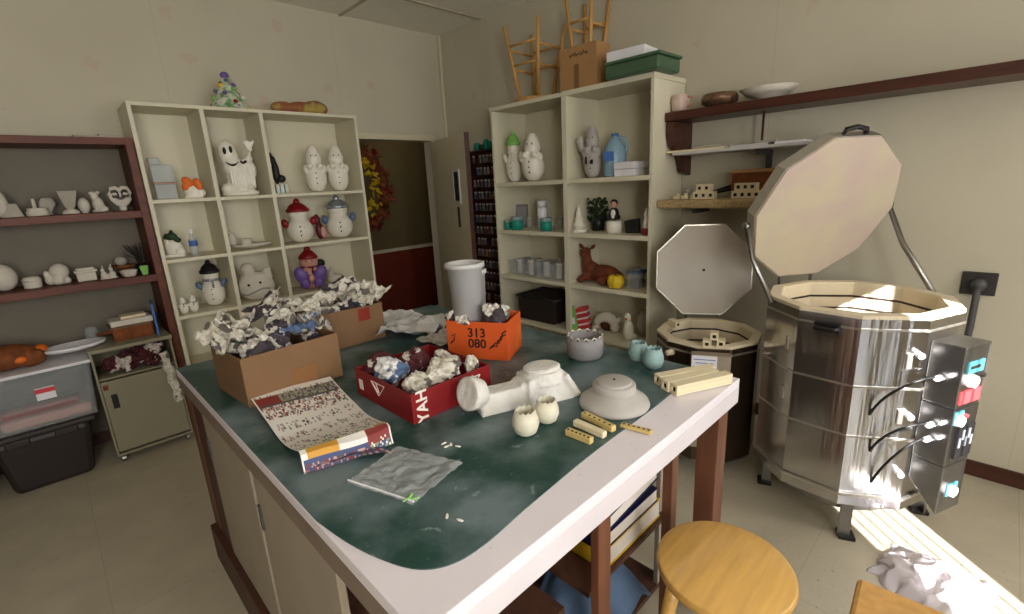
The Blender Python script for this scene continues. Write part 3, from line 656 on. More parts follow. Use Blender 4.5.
p, wd, h = Bn(110, 137, 249, 267, 2)
t = thing('copper_tray', 'copper stand carrying a glass ball behind the low white dish', 'tray', (p.x, 3.92, p.z))
b = MB(); b.lathe([(.04, 0), (.04, .05), (.085, .06), (.09, .075), (.08, .075), (.03, .06)]); b.build('stand', M['rust'], t, smooth=True)
b = MB(); b.ell((-.01, 0, .105), (.045, .045, .038)); b.build('glass_ball', M['greyb'], t, smooth=True)
p, wd, h = Bn(138, 150, 264, 273, 2)
b = MB(); b.lathe([(.02, 0), (.032, .06), (.028, .06), (.018, .01)], n=4); tag(b.build('square_cup', M['lgreen'], None, (p.x, 3.77, p.z), .5), 'small lime green cup at the right end of the lower brown shelf', 'cup')
t = thing('dried_plant', 'dark dried twigs in a pot at the right end of the lower brown shelf', 'plant', (p.x-.005, 3.93, p.z))
b = MB(); b.lathe([(.025, 0), (.035, .06), (.03, .06), (.02, .01)]); b.build('pot', M['blackp'], t, smooth=True)
b = MB()
for k in range(26):
    a = random.uniform(0, 6.28); q = random.uniform(.02, .065); b.tube([(0, 0, .03), (q*.4*math.cos(a), q*.4*math.sin(a), .1), (q*math.cos(a)-.03, q*math.sin(a), random.uniform(.13, .21))], .0022, 4)
b.build('twigs', M['outlet'], t)

# ---- items in the cream bookcase
def Rt(l, r, t, bt, row): return spot(l, r, t, bt, (2.1405 if row == 0 else SH[row-1])+.0005, x=XRR)
p, wd, h = Rt(500, 522, 122, 181, 1)
snowman('snowman_figurine', 'white snow figure with light green hat in the upper left of the bookcase', (2.835, p.y, p.z), wd*.95, h, RFACE, body='glaze', hatmat='lgreen', arm='glaze', scarf='glaze')
p, wd, h = Rt(518, 545, 134, 181, 1)
snowman('snowman_figurine', 'plain white snow figure with smooth round body in the upper left of the bookcase', (2.80, p.y+.015, p.z), wd*.92, h, RFACE, body='glaze')
p, wd, h = Rt(514, 530, 122, 140, 1)
blob('frosted_globe', 'frosted white globe lamp behind the two white snow figures', 'globe', (3.02, p.y-.04, SH[0]+.0005), 0,
     [('d', 'bisque', [('e', (0, 0, .27), (.06, .07, .06)), ('c', (0, 0, 0), (0, 0, .24), .045, .03)])])
p, wd, h = Rt(582, 606, 120, 172, 1)
t = snowman('scarecrow_figurine', 'grey white figure raising one arm beside the blue water jug', (2.83, p.y, p.z), wd*.95, h, RFACE, body='clayw', nose=True, cat='figurine')
b = MB(); b.tube([(-.05, 0, .17), (-.1, -.01, .21), (-.11, -.01, .25)], [.03, .028, .03]); b.ell((-.11, -.01, .26), (.035, .03, .035)); b.build('arm', M['clayw'], t, smooth=True)
b = MB(); b.box((-.03, -.086, .12), (.014, .008, .05)); b.box((.02, -.088, .11), (.022, .008, .03)); b.build('patch', M['ink'], t)
p, wd, h = Rt(603, 628, 127, 171, 1)
t = thing('water_jug', 'pale blue translucent gallon water jug in the upper right of the bookcase', 'jug', (2.86, p.y, p.z), RFACE)
b = MB(); b.lathe([(.07, 0), (.078, .01), (.08, .15), (.07, .19), (.035, .235), (.022, .245), (.022, .26)], n=24); b.build('jug_body', M['water'], t, smooth=True)
b = MB(); b.cyl((0, 0, .26), (0, 0, .275), .025, n=20); b.build('cap', M['bluel'], t, smooth=True)
b = MB(); b.tube([(.02, 0, .25), (.06, 0, .24), (.085, 0, .2), (.075, 0, .15)], .012); b.build('handle', M['water'], t, smooth=True)
b = MB(); b.box((-.02, -.078, .13), (.07, .01, .06)); b.build('jug_label', M['bluel'], t, bev=.003)
for k in range(2):
    p, wd, h = Rt(622, 650, 155+7*k, 163+7*k, 1)
    b = MB(); b.box((0, 0, .022), (.2, .155, .043)); tag(b.build('white_box', M['knobw'], None, (2.86, p.y, SH[0]+.0005+.0445*(1-k)), .06*k-.03, bev=.003), ['white flat box, upper one of the two stacked beside the water jug', 'white flat box, lower one of the two stacked beside the water jug'][k], 'box', 'white boxes beside the water jug')
# row 2
for k, (l, r) in enumerate([(503, 511), (509, 523), (539, 552)]):
    p, wd, h = Rt(l, r, 217, 230, 2)
    t = thing('paint_jar', ['small teal lidded jar at the far left of the bookcase jar shelf', 'wide teal lidded jar next to the picture frame', 'teal lidded jar in front of the tall white bottle'][k], 'jar', (2.775, p.y, p.z), 0, 'teal jars in the bookcase')
    b = MB(); b.lathe([(.03, 0), (.032, .04), (.028, .045)]); b.build('jar_body', M['teal'], t, smooth=True)
    b = MB(); b.cyl((0, 0, .045), (0, 0, .062), .031, n=20); b.build('lid', M['mint'], t, smooth=True)
p, wd, h = Rt(516, 528, 205, 228, 2)
t = thing('picture_frame', 'small grey picture frame standing behind the teal jars', 'picture frame', (2.93, p.y, p.z), RFACE)
b = MB(); mx = Matrix.Rotation(R(-8), 4, 'X')
for q in ((-.05, .006, 0, .15), (.05, .006, 0, .15)): b.box((q[0], 0, .075), (.014, .01, .15), mx=mx)
b.box((0, 0, .007), (.1, .01, .014), mx=mx); b.box((0, 0, .143), (.1, .01, .014), mx=mx); b.build('frame', M['silver'], t)
b = MB(); b.box((0, .002, .075), (.09, .004, .13), mx=mx); b.build('picture', M['clayg'], t)
p, wd, h = Rt(537, 549, 200, 228, 2)
t = thing('spray_bottle', 'tall white bottle standing in the jar row of the bookcase', 'bottle', (2.9, p.y, p.z))
b = MB(); b.lathe([(.03, 0), (.032, .01), (.032, .13), (.028, .15)]); b.build('bottle_body', M['knobw'], t, smooth=True)
b = MB(); b.lathe([(.03, .15), (.031, .19), (.028, .195)]); b.build('cap', M['knobw'], t, smooth=True)
for k, (l, r) in enumerate([(528, 534), (532, 538), (550, 556), (555, 561)]):
    p, wd, h = Rt(l, r, 212, 230, 2)
    b = MB(); b.lathe([(.02, 0), (.026, .09), (.023, .09), (.018, .008)])
    tag(b.build('drinking_glass', M['clear'], None, (2.88+.05*(k % 2), p.y, p.z), smooth=True), ['clear glass just right of the picture frame', 'clear glass left of the tall white bottle', 'clear glass right of the tall white bottle', 'clear glass nearest the divider of the bookcase jar shelf'][k], 'glass', 'clear glasses in the bookcase')
p, wd, h = Rt(571, 588, 204, 232, 2)
t = thing('ceramic_tree', 'small white bisque tree with base on the middle shelf of the bookcase', 'christmas tree', (2.785, p.y, p.z))
b = MB(); b.lathe([(.065, 0), (.06, .02), (.03, .03), (.05, .05), (.025, .09), (.04, .09), (.018, .125), (.028, .125), (.004, .185)], n=10); b.build('branches', M['glaze'], t)
b = MB(); b.ell((0, 0, .19), .01, 2); b.build('topper', M['glaze'], t, smooth=True)
p, wd, h = Rt(586, 609, 197, 231, 2)
t = thing('artificial_plant', 'bushy dark green artificial plant in a black pot in the bookcase', 'plant', (2.94, p.y, p.z))
b = MB(); b.lathe([(.05, 0), (.06, .08), (.054, .08), (.045, .01)]); b.build('pot', M['blackp'], t, smooth=True)
b = MB()
for k in range(140):
    a = random.uniform(0, 6.28); z = random.uniform(.06, .2); r_ = .085*math.sqrt(random.random())
    b.ell((r_*math.cos(a), r_*math.sin(a), z), (.02, .013, .004), 1, Matrix.Rotation(random.uniform(0, 6), 3, 'X') @ Matrix.Rotation(random.uniform(0, 6), 3, 'Z'))
b.build('foliage', M['green'], t)['kind'] = 'stuff'
p, wd, h = Rt(604, 622, 198, 232, 2)
blob('drummer_figurine', 'dark haired figurine sitting on a white drum beside the artificial plant', 'figurine', (2.85, p.y, p.z), RFACE,
     [('drum', 'glaze', [('c', (0, 0, 0), (0, 0, .075), .055, .055)]), ('body', 'black', [('e', (0, 0, .12), (.035, .03, .045)), ('e', (-.03, -.02, .1), (.02, .03, .02)), ('e', (.03, -.02, .1), (.02, .03, .02))]),
      ('head', 'pink', [('e', (0, -.005, .18), (.022, .022, .025))]), ('hair', 'black', [('e', (0, .004, .192), (.026, .024, .022))]), ('apron', 'glaze', [('e', (0, -.025, .12), (.018, .012, .03))])])
p, wd, h = Rt(623, 642, 216, 233, 2)
b = MB(); b.prism([(-.06, 0), (.06, 0), (.05, .1), (-.075, .085)], -.06, .06, Matrix.Rotation(R(90), 4, 'X')); tag(b.build('black_box', M['blackp'], None, (2.88, p.y, p.z), RFACE, bev=.004), 'black slanted box next to the drummer figurine', 'box')
p, wd, h = Rt(640, 652, 206, 233, 2)
blob('santa_figurine', 'white santa figurine with a red base at the right end of the bookcase shelf', 'figurine', (2.8, 1.585, p.z), RFACE,
     [('body', 'glaze', [('e', (0, 0, .07), (.026, .026, .06)), ('e', (0, 0, .14), (.022, .022, .03)), ('e', (0, 0, .175), (.012, .012, .02))]), ('coat', 'red', [('e', (-.008, -.015, .025), (.025, .022, .025))])])
# row 3
def clear_bin(name, label, loc, d, rz=0, lid=None, cont=None, group=None, cat='storage bin'):
    t = thing(name, label, cat, loc, rz, group); x, y, z = d
    b = MB()
    def q(s): return [(-x/2*s, -y/2*s), (x/2*s, -y/2*s), (x/2*s, y/2*s), (-x/2*s, y/2*s)]
    a = [b.bm.verts.new((*c, 0)) for c in q(.9)]; o = [b.bm.verts.new((*c, z)) for c in q(1)]; i_ = [b.bm.verts.new((*c, z)) for c in q(.96)]; j = [b.bm.verts.new((*c, .004)) for c in q(.86)]
    for r0, r1 in ((a, o), (o, i_), (i_, j)):
        for k in range(4): b.bm.faces.new((r0[k], r0[(k+1) % 4], r1[(k+1) % 4], r1[k]))
    b.bm.faces.new(a[::-1]); b.bm.faces.new(j)
    b.build('bin_body', M['clear'], t, bev=.004)
    b = MB(); b.box((0, 0, z+.002), (x+.012, y+.012, .018)); b.build('lid' if lid else 'rim', M[lid] if lid else M['frost'], t, bev=.004) if lid else b.bm.free()
    return t
p, wd, h = Rt(504, 560, 256, 277, 3)
for k in range(2):
    yy = 2.74 if k == 0 else 2.44
    t = clear_bin('storage_bin', ['open clear plastic bin at the left on the bookcase shelf below the jars', 'open clear plastic bin beside the divider on the shelf below the jars'][k], (2.88, yy, SH[2]+.0005), (.22, .27, .12), group='clear bins below the jar shelf')
    for q in range(4):
        o = tag(MB().cyl((0, 0, 0), (0, 0, .1), .026, n=16).cyl((0, 0, .1), (0, 0, .118), .028, n=16).build('small_jar', M[['bisque', 'greyb', 'whitep', 'clayg'][q]], None, (2.83+.1*(q % 2), yy-.07+.13*(q//2), SH[2]+.0065), bev=.002),
                '%s lidded jar inside the %s clear bin, %s' % (['cream', 'grey', 'white', 'dark grey'][q], ['left', 'right'][k], ['front corner nearest the kilns', 'back corner nearest the kilns', 'front corner away from the kilns', 'back corner away from the kilns'][q]), 'jar', 'jars inside the clear bins')
p, wd, h = Rt(555, 562, 253, 283, 3)
b = MB(); b.cyl((0, 0, 0), (0, 0, .17), .022, n=18); tag(b.build('paper_tube', M['glaze'], None, (2.79, 2.262, SH[2]+.0005), bev=.003), 'upright white tube against the bookcase divider', 'tube')
p, wd, h = Rt(572, 625, 243, 285, 3)
t = thing('deer_figurine', 'reddish brown ceramic deer lying down in the bookcase', 'figurine', (2.865, p.y, p.z), R(-90))
b = MB()
b.ell((.05, 0, .07), (.14, .065, .072)); b.ell((.14, .0, .055), (.075, .06, .055)); b.ell((-.07, 0, .085), (.075, .06, .075))
b.tube([(-.09, 0, .1), (-.11, -.005, .16), (-.105, -.015, .21)], [.055, .042, .034]); b.ell((-.1, -.03, .235), (.036, .045, .034)); b.ell((-.088, -.075, .22), (.02, .032, .018))
for s_ in (-1, 1): b.ell((-.1+s_*.055, -.015, .272), (.03, .01, .016), 3, Matrix.Rotation(-s_*.6, 3, 'Y'))
b.tube([(-.06, -.05, .05), (-.13, -.07, .03), (-.16, -.06, .02), (-.1, -.085, .016)], [.03, .022, .016, .014]); b.tube([(-.1, .03, .03), (-.17, .0, .02)], [.025, .014])
b.tube([(.13, -.05, .05), (.05, -.09, .03), (.12, -.1, .016)], [.04, .022, .013])
for v in b.bm.verts: v.co.z = max(v.co.z, 0)
b.build('body', M['deer'], t, remesh=.006, sm=3)
for s_ in (-1, 1): b = MB(); b.ell((-.1+s_*.03, -.055, .243), .006, 2); b.build('eye', M['ink'], t, smooth=True)
b = MB(); b.ell((-.086, -.106, .222), (.008, .006, .006), 2); b.build('nose', M['ink'], t, smooth=True)
p, wd, h = Rt(607, 624, 272, 287, 3)
t = thing('pumpkin_figurine', 'small yellow ceramic pumpkin in front of the brown deer', 'figurine', (2.77, p.y+.01, p.z))
b = MB()
for k in range(7): a = k*.8976; b.ell((.026*math.cos(a), .026*math.sin(a), .036), (.026, .026, .036))
for v in b.bm.verts: v.co.z = max(v.co.z, 0)
b.build('body', M['yellow'], t, remesh=.004, sm=1)
b = MB(); b.tube([(0, 0, .065), (.004, 0, .08)], .005); b.build('stem', M['green'], t)
t = clear_bin('storage_bin', 'clear bin with blue lid and black contents beside the brown deer', (2.89, 1.645, SH[2]+.0005), (.22, .15, .13), lid='blue')
MB().box((0, 0, .035), (.17, .11, .055)).build('contents', M['blackp'], t, bev=.01)
MB().box((0, 0, .152), (.1, .08, .02)).build('lid_handle', M['silver'], t, bev=.006)
# bottom rows
p, wd, h = Rt(514, 560, 298, 342, 4)
t = thing('waste_bag', 'black lined crate on the lower left shelf of the bookcase', 'crate', (2.92, 2.58, SH[3]+.0005))
b = MB(); b.prism([(-.15, -.2), (.15, -.2), (.15, .2), (-.15, .2)], 0, .2); b.build('crate_body', M['tubdark'], t, bev=.01)
b = MB(); b.tube([(.155*sx+random.uniform(-.01, .01), .205*sy+random.uniform(-.01, .01), .2+random.uniform(-.012, .012)) for sx, sy in [(-1, -1), (-1, -.5), (-1, 0), (-1, .5), (-1, 1), (0, 1), (1, 1), (1, 0), (1, -1), (0, -1), (-1, -1)]], .014); b.build('liner', M['blackp'], t, smooth=True)
t = thing('shell_figurine', 'white arched conch shell with a dark hollow on the bottom bookcase shelf', 'figurine', (2.88, 1.87, SH[3]+.0005), RFACE)
b = MB(); arc = [(.15*math.cos(a_)-.01, 0, .02+.13*math.sin(a_)) for a_ in np.linspace(-.05, 3.19, 14)]
b.tube(arc, [.03, .04, .05, .055, .06, .058, .055, .052, .05, .048, .045, .042, .04, .035], 14); b.ell((.12, .0, .05), (.07, .06, .05)); b.ell((-.14, -.01, .03), (.06, .05, .03)); b.ell((.16, 0, .12), (.03, .03, .05), 3, Matrix.Rotation(.6, 3, 'Y'))
for v in b.bm.verts: v.co.z = max(v.co.z, 0)
b.build('shell', M['bisque'], t, remesh=.006, sm=2)
b = MB(); b.ell((0, .02, .06), (.09, .03, .06)); b.build('hollow', M['dbrown'], t, smooth=True)
t = thing('wrapped_parcel', 'red and white striped parcel leaning on the bottom bookcase shelf', 'parcel', (2.84, 2.10, SH[3]+.0005), RFACE)
mx = Matrix.Rotation(R(-12), 4, 'Y')
b = MB(); b.box((0, 0, .1), (.13, .1, .18), mx=mx); b.build('parcel_body', M['redlab'], t, bev=.005)
for k in range(3): b = MB(); b.box((0, 0, .05+.05*k), (.134, .104, .014), mx=mx); b.build('stripe', M['knobw'], t)
p, wd, h = Rt(622, 637, 313, 341, 4)
blob('duck_figurine', 'small white bird figure standing right of the conch shell', 'figurine', (2.8, p.y+.01, SH[3]+.0005), RFACE,
     [('body', 'glaze', [('e', (0, 0, .055), (.038, .04, .055)), ('e', (-.005, -.01, .125), (.024, .026, .026)), ('c', (0, 0, .06), (-.004, -.005, .12), .03, .018), ('e', (.02, .02, .02), (.035, .04, .02))]), ('beak', 'orange', [('e', (-.008, -.04, .122), (.008, .012, .006))])], vox=.004)
b = MB(); b.lathe([(.05, 0), (.065, .05), (.07, .12), (.05, .18), (.03, .2), (.035, .22), (.028, .22), (.02, .19)]); tag(b.build('tall_vase', M['greyb'], None, (2.95, 1.655, SH[3]+.0005), smooth=True), 'grey beige vase in the bottom right corner of the bookcase', 'vase')
t = thing('seed_packet', 'green and white leafy packet leaning on the bottom bookcase shelf', 'packet', (2.77, 2.15, SH[3]+.0005), RFACE)
b = MB(); b.box((0, 0, .075), (.05, .02, .15), mx=Matrix.Rotation(R(-14), 4, 'Y')); b.build('packet_body', M['lgreen'], t, bev=.004)
b = MB(); b.box((0, -.011, .06), (.03, .003, .04), mx=Matrix.Rotation(R(-14), 4, 'Y')); b.build('packet_label', M['knobw'], t)

# ---- on top of the bookcase
def stool_up(label, x, y, rz, seat_r, lg, foot_r):
    t = thing('wooden_stool', label, 'stool', (x, y, 2.141), rz, 'upside down stools on the bookcase')
    b = MB(); b.cyl((0, 0, 0), (0, 0, .028), seat_r, n=32); b.build('seat', M['pine2'], t, bev=.005)
    P = []
    for k in range(4):
        a = R(45+90*k); p0 = Vector((seat_r*.75*math.cos(a), seat_r*.75*math.sin(a), .028)); p1 = Vector((foot_r*math.cos(a), foot_r*math.sin(a), lg)); P.append((p0, p1))
        b = MB(); b.cyl(p0, p1, .014, .012, 12); b.build('leg', M['pine2'], t, smooth=True)
    for f in (.42, .68):
        for k in range(4):
            q0 = P[k][0].lerp(P[k][1], f+.05*(k % 2)); q1 = P[(k+1) % 4][0].lerp(P[(k+1) % 4][1], f+.05*(k % 2))
            b = MB(); b.cyl(q0, q1, .0085, n=10); b.build('rung', M['pine2'], t, smooth=True)
stool_up('upside down wooden stool at the left end of the bookcase top', 2.915, 2.62, .05, .165, .53, .225)
stool_up('taller upside down wooden stool standing behind the taped cardboard box', 3.0, 2.20, .0, .10, .62, .15)
p, wd, h = Rt(556, 602, 45, 92, 0)
t = thing('cardboard_box', 'closed brown cardboard box with tape on top of the bookcase', 'cardboard box', (2.815, 2.085, 2.141), 0)
b = MB(); b.bx(-.075, .075, -.14, .16, 0, .26); b.build('box_body', M['card2'], t, bev=.002)
b = MB(); b.bx(-.0765, -.075, -.0, .04, .0, .15); b.build('tape', M['tape'], t)
b = MB()
for k in range(7): yv = .08-.022*k; b.tube([(-.0765, yv, .2), (-.0765, yv-.006, .215+.006*(k % 3)), (-.0765, yv-.014, .195+.008*(k % 2)), (-.0765, yv-.018, .21)], .0016, 5)
b.build('marker_writing', M['ink'], t)
t = thing('cardboard_box', 'open cardboard box behind the green tub on top of the bookcase', 'cardboard box', (2.975, 1.80, 2.141), 0)
def open_box(t, d, m, th=.004, flaps=None, fl=.1):
    x, y, z = d; b = MB()
    b.bx(-x/2, x/2, -y/2, y/2, 0, th); b.bx(-x/2, -x/2+th, -y/2, y/2, th, z); b.bx(x/2-th, x/2, -y/2, y/2, th, z)
    b.bx(-x/2+th, x/2-th, -y/2, -y/2+th, th, z); b.bx(-x/2+th, x/2-th, y/2-th, y/2, th, z); b.build('box_body', M[m], t, bev=.001)
    for sd, a in flaps or []:      # side l r f b, angle above horizontal
        b = MB(); lx = (y if sd in 'lr' else x)-.012; b.bx(0, fl, -lx/2, lx/2, -th/2, th/2)
        yaw = {'l': 180, 'r': 0, 'f': -90, 'b': 90}[sd]; o = b.build('flap', M[m], t)
        o.matrix_local = Matrix.Translation({'l': (-x/2, 0, z), 'r': (x/2, 0, z), 'f': (0, -y/2, z), 'b': (0, y/2, z)}[sd]) @ Matrix.Rotation(R(yaw), 4, 'Z') @ Matrix.Rotation(-R(a), 4, 'Y')
open_box(t, (.24, .26, .17), 'card2')
MB().ell((0, 0, .15), (.08, .08, .05)).build('green_contents', M['lgreen'], t, smooth=True)
t = thing('green_tub', 'grey green plastic tub at the right end of the bookcase top', 'tub', (2.79, 1.66, 2.141), 0)
b = MB(); b.prism([(-.13, -.19), (.13, -.19), (.13, .17), (-.13, .17)], 0, .075); b.build('tub_body', M['tubgreen'], t, bev=.012)
b = MB(); b.bx(-.135, .135, -.2, .175, .075, .093); b.build('rim', M['tubgreen'], t, bev=.006)
b = MB(); b.bx(-.1, .08, -.13, .12, 0, .06); tag(b.build('white_box', M['knobw'], None, (2.79, 1.72, 2.235), .08, bev=.004), 'white flat box lying on the grey green tub', 'box')

# ------------------------------------------------------------------ wall shelves on the right wall
t = thing('wall_shelf', 'long dark brown wooden wall shelf above the kilns', 'shelf')
b = MB(); b.bx(2.85, XR-.003, -.9, 1.525, 1.872, 1.922); b.build('shelf_board', M['dbrown'], t, bev=.003)
b = MB(); b.prism([(0, 1.87), (-.265, 1.87), (-.265, 1.80), (-.24, 1.73), (-.13, 1.65), (-.1, 1.57), (0, 1.55)], 1.475, 1.515, Matrix.Translation((XR-.003, 0, 0)) @ Matrix(((1, 0, 0, 0), (0, 0, 1, 0), (0, 1, 0, 0), (0, 0, 0, 1)))); b.build('bracket', M['dbrown'], t, bev=.004)
b = MB(); b.bx(2.98, 2.99, 1.0, 1.01, 1.688, 1.873); b.build('hanging_rod', M['dbrown'], t)
t = thing('glass_wall_shelf', 'thin white wall shelf with metal edge under the dark brown shelf', 'shelf')
b = MB(); b.bx(2.85, XR-.003, .6, 1.47, 1.672, 1.688); b.build('shelf_board', M['whitep'], t, bev=.002)
for yy in (1.0, .65): b = MB(); b.bx(XR-.02, XR-.003, yy-.015, yy+.015, 1.4, 1.67); b.bx(2.92, XR-.003, yy-.008, yy+.008, 1.645, 1.672); b.build('bracket', M['plug'], t)
for k, (l, r, z, m_) in enumerate([(672, 728, 0, 'post'), (700, 724, 1, 'greyb'), (735, 772, 0, 'whitep'), (760, 780, 1, 'greyb'), (778, 808, 0, 'knobw')]):
    p0 = on(l, 150, x=2.95).y; p1 = on(r, 145, x=2.95).y
    b = MB(); b.bx(-.08, .08, -(p0-p1)/2, (p0-p1)/2, 0, .012)
    tag(b.build('kiln_tile', M[m_], None, (2.96, (p0+p1)/2, 1.6885+.0125*z), 0, bev=.002), ['long cream kiln tile at the left end of the thin white wall shelf', 'grey kiln tile resting on the long cream one', 'white kiln tile in the middle of the thin white wall shelf', 'short grey kiln tile bridging the white tiles', 'bright white kiln tile at the right of the thin white wall shelf'][k], 'kiln tile', 'kiln tiles on the wall shelf')
t = thing('wicker_shelf', 'low wicker covered wall shelf holding kiln posts', 'shelf')
b = MB(); b.bx(2.77, XR-.003, .62, 1.525, 1.36, 1.408); b.build('shelf_board', M['wicker'], t, bev=.012)
for yy in (.75, 1.35): MB().bx(2.92, XR-.003, yy-.01, yy+.01, 1.32, 1.36).build('bracket', M['plug'], t)
# things on the dark brown shelf
p, wd, h = spot(671, 693, 92, 112, 1.9225, x=2.95)
t = thing('flower_mug', 'pink and white flowered mug on the dark brown wall shelf', 'mug', p)
M['mug'] = mat('mug_pale_pink', (212, 186, 174), .4, var=.1, scale=30)
b = MB(); b.lathe([(.04, 0), (.055, .02), (.06, .06), (.05, .09), (.045, .09), (.05, .06), (.04, .02)]); b.build('mug_body', M['mug'], t, smooth=True)
b = MB(); b.tube([(0, -.05, .075), (0, -.085, .07), (0, -.085, .035), (0, -.05, .025)], .007); b.build('handle', M['pink'], t, smooth=True)
p, wd, h = spot(701, 739, 88, 106, 1.9225, x=2.96)
b = MB(); b.lathe([(.05, 0), (.085, .025), (.088, .055), (.078, .075), (.07, .075), (.075, .05), (.04, .012)]); tag(b.build('woven_bowl', M['gold'], None, p, smooth=True), 'dark bronze woven bowl between the mug and the wide dish', 'bowl')
p, wd, h = spot(738, 800, 78, 98, 1.9225, x=2.97)
t = thing('wide_bowl', 'wide shallow white bowl on the dark brown wall shelf', 'bowl', (2.985, p.y, p.z))
b = MB(); b.lathe([(.05, 0), (.055, .012), (.1, .03), (.135, .06), (.128, .062), (.09, .036), (.04, .018)]); b.build('bowl_body', M['bisque'], t, smooth=True)
# kiln posts on the wicker shelf
def post_block(label, x, y, z, s, l=.05, rz=0, group='small square kiln posts on the wicker shelf'):
    t = thing('kiln_post', label, 'kiln post', (x, y, z), rz, group)
    b = MB(); th = s*.28
    b.bx(-l/2, l/2, -s/2, s/2, 0, th); b.bx(-l/2, l/2, -s/2, s/2, s-th, s); b.bx(-l/2, l/2, -s/2, -s/2+th, th, s-th); b.bx(-l/2, l/2, s/2-th, s/2, th, s-th)
    b.build('post_body', M['post'], t, bev=.001)
    MB().bx(-l/2+.004, l/2-.004, -s/2+th, s/2-th, th, s-th).build('bore', M['hole'], t)
    return t
names = ['leftmost low', 'second low', 'third low', 'fourth low', 'fifth low', 'sixth low', 'seventh low', 'eighth low']
pys = [on(q_, 203, x=2.90).y for q_ in (697.5, 704.5, 711.5, 736, 743, 750, 757, 764)]
for k, yy in enumerate(pys):
    post_block('square cream kiln post, %s one from the left on the wicker shelf' % names[k], 2.90, yy, 1.4085, .042)
for k, yy in enumerate([on(q_, 190, x=2.90).y for q_ in (701, 708, 739.5, 746.5, 753.5)]):
    post_block('square cream kiln post on the upper layer, %s from the left' % ['first', 'second', 'third', 'fourth', 'fifth'][k], 2.90, yy, 1.451, .042, group='upper square kiln posts on the wicker shelf')
for k, yy in enumerate([1.46, 1.41, 1.36, 1.31]):
    b = MB(); b.bx(-.03, .03, -.02, .02, 0, .02); b.cyl((0, 0, .02), (0, 0, .034), .012, n=12)
    tag(b.build('kiln_stilt', M['post'], None, (2.93, yy, 1.4085), .2*k, bev=.002), ['cream kiln stilt nearest the bookcase on the wicker shelf', 'cream kiln stilt second from the bookcase', 'cream kiln stilt third from the bookcase', 'cream kiln stilt beside the square posts'][k], 'kiln stilt', 'kiln stilts on the wicker shelf')
b = MB(); b.lathe([(.02, 0), (.03, .03), (.025, .06), (.02, .06), (.022, .03)]); tag(b.build('glass_jar', M['clear'], None, (3.03, 1.44, 1.4085), smooth=True), 'clear glass jar at the left back of the wicker shelf', 'jar')
t = thing('kiln_tongs', 'black metal tongs lying at the back of the wicker shelf', 'tongs', (3.03, on(718, 200, x=3.03).y, 1.4085))
for s_ in (0, 1): MB().tube([(0, .1, .01), (-.01+.02*s_, .02, .03+.01*s_), (0, -.08, .05+.02*s_), (0, -.12, .06-.04*s_)], .009).build('arm', M['blackp'], t, smooth=True)
t = thing('wooden_box', 'orange brown wooden box standing on the wicker shelf behind the posts', 'box', (3.05, on(755, 190, x=3.05).y, 1.4085))
MB().bx(-.05, .05, -.12, .12, 0, .14).build('box_body', M['rust'], t, bev=.003)
MB().bx(-.053, .053, -.123, .123, .14, .16).build('lid', M['card2'], t, bev=.003)

# ------------------------------------------------------------------ paint rack on the wall behind the door
t = thing('paint_rack', 'dark brown paint rack of many narrow shelves between the door and the bookcase', 'rack', (0, 0, 0))
ry0, ry1, rx0, rx1 = 3.0, 3.75, 3.02, XR-.034
b = MB(); b.bx(rx1, rx1+.01, ry0, ry1, .15, 1.87); b.build('back_panel', M['dbrown'], t)
for yy in (ry0, ry1-.02): MB().bx(rx0, rx1, yy, yy+.02, .15, 1.87).build('side_panel', M['dbrown'], t)
RZ = [1.865-.1085*k for k in range(15)]
for z in RZ: MB().bx(rx0, rx1, ry0+.02, ry1-.02, z-.01, z).build('shelf', M['dbrown'], t)
bmats = [mat('paint_%s' % n_, c, .4) for n_, c in (('umber', (72, 52, 44)), ('slate', (84, 88, 96)), ('olive', (86, 84, 58)), ('plum', (82, 44, 58)), ('dusk', (56, 70, 92)), ('clay', (128, 96, 80)))]
protos = []
for m_ in bmats:
    b = MB(); b.lathe([(.017, 0), (.018, .045), (.012, .052)], n=12)
    for f in b.bm.faces: f.material_index = 0
    k0 = len(b.bm.faces); b.cyl((0, 0, .052), (0, 0, .066), .0125, n=12); b.bm.faces.ensure_lookup_table()
    for f in b.bm.faces[k0:]: f.material_index = 1
    me = bpy.data.meshes.new('paint_bottle'); b.bm.to_mesh(me); b.bm.free(); me.materials.append(m_); me.materials.append(M['greyb']); protos.append(me)
for i, z in enumerate(RZ[1:14]):
    for j in range(11):
        if random.random() < .08: continue
        c_ = random.randrange(6); o = bpy.data.objects.new('paint_bottle', protos[c_]); col.objects.link(o)
        o.location = (3.045, ry0+.06+.05*j+random.uniform(-.004, .004), z+.0005)
        tag(o, 'small paint bottle on wall rack, shelf %s from top, place %s from bookcase' % (['two', 'three', 'four', 'five', 'six', 'seven', 'eight', 'nine', 'ten', 'eleven', 'twelve', 'thirteen', 'fourteen'][i], ['one', 'two', 'three', 'four', 'five', 'six', 'seven', 'eight', 'nine', 'ten', 'eleven'][j]), 'paint bottle', 'paint bottles on the wall rack')
for j in range(8):
    b = MB(); hgt = .05+.02*(j % 3); b.lathe([(.024, 0), (.026, hgt*.8), (.02, hgt)], n=14)
    tag(b.build('glaze_jar', M['teal' if j % 3 else 'green'], None, (3.05, ry0+.05+.065*j, RZ[0]+.0005), smooth=True), '%s glaze jar on top of the paint rack, %s from the bookcase end' % (['dark green', 'teal', 'teal'][j % 3], ['first', 'second', 'third', 'fourth', 'fifth', 'sixth', 'seventh', 'eighth'][j]), 'jar', 'glaze jars on top of the paint rack')

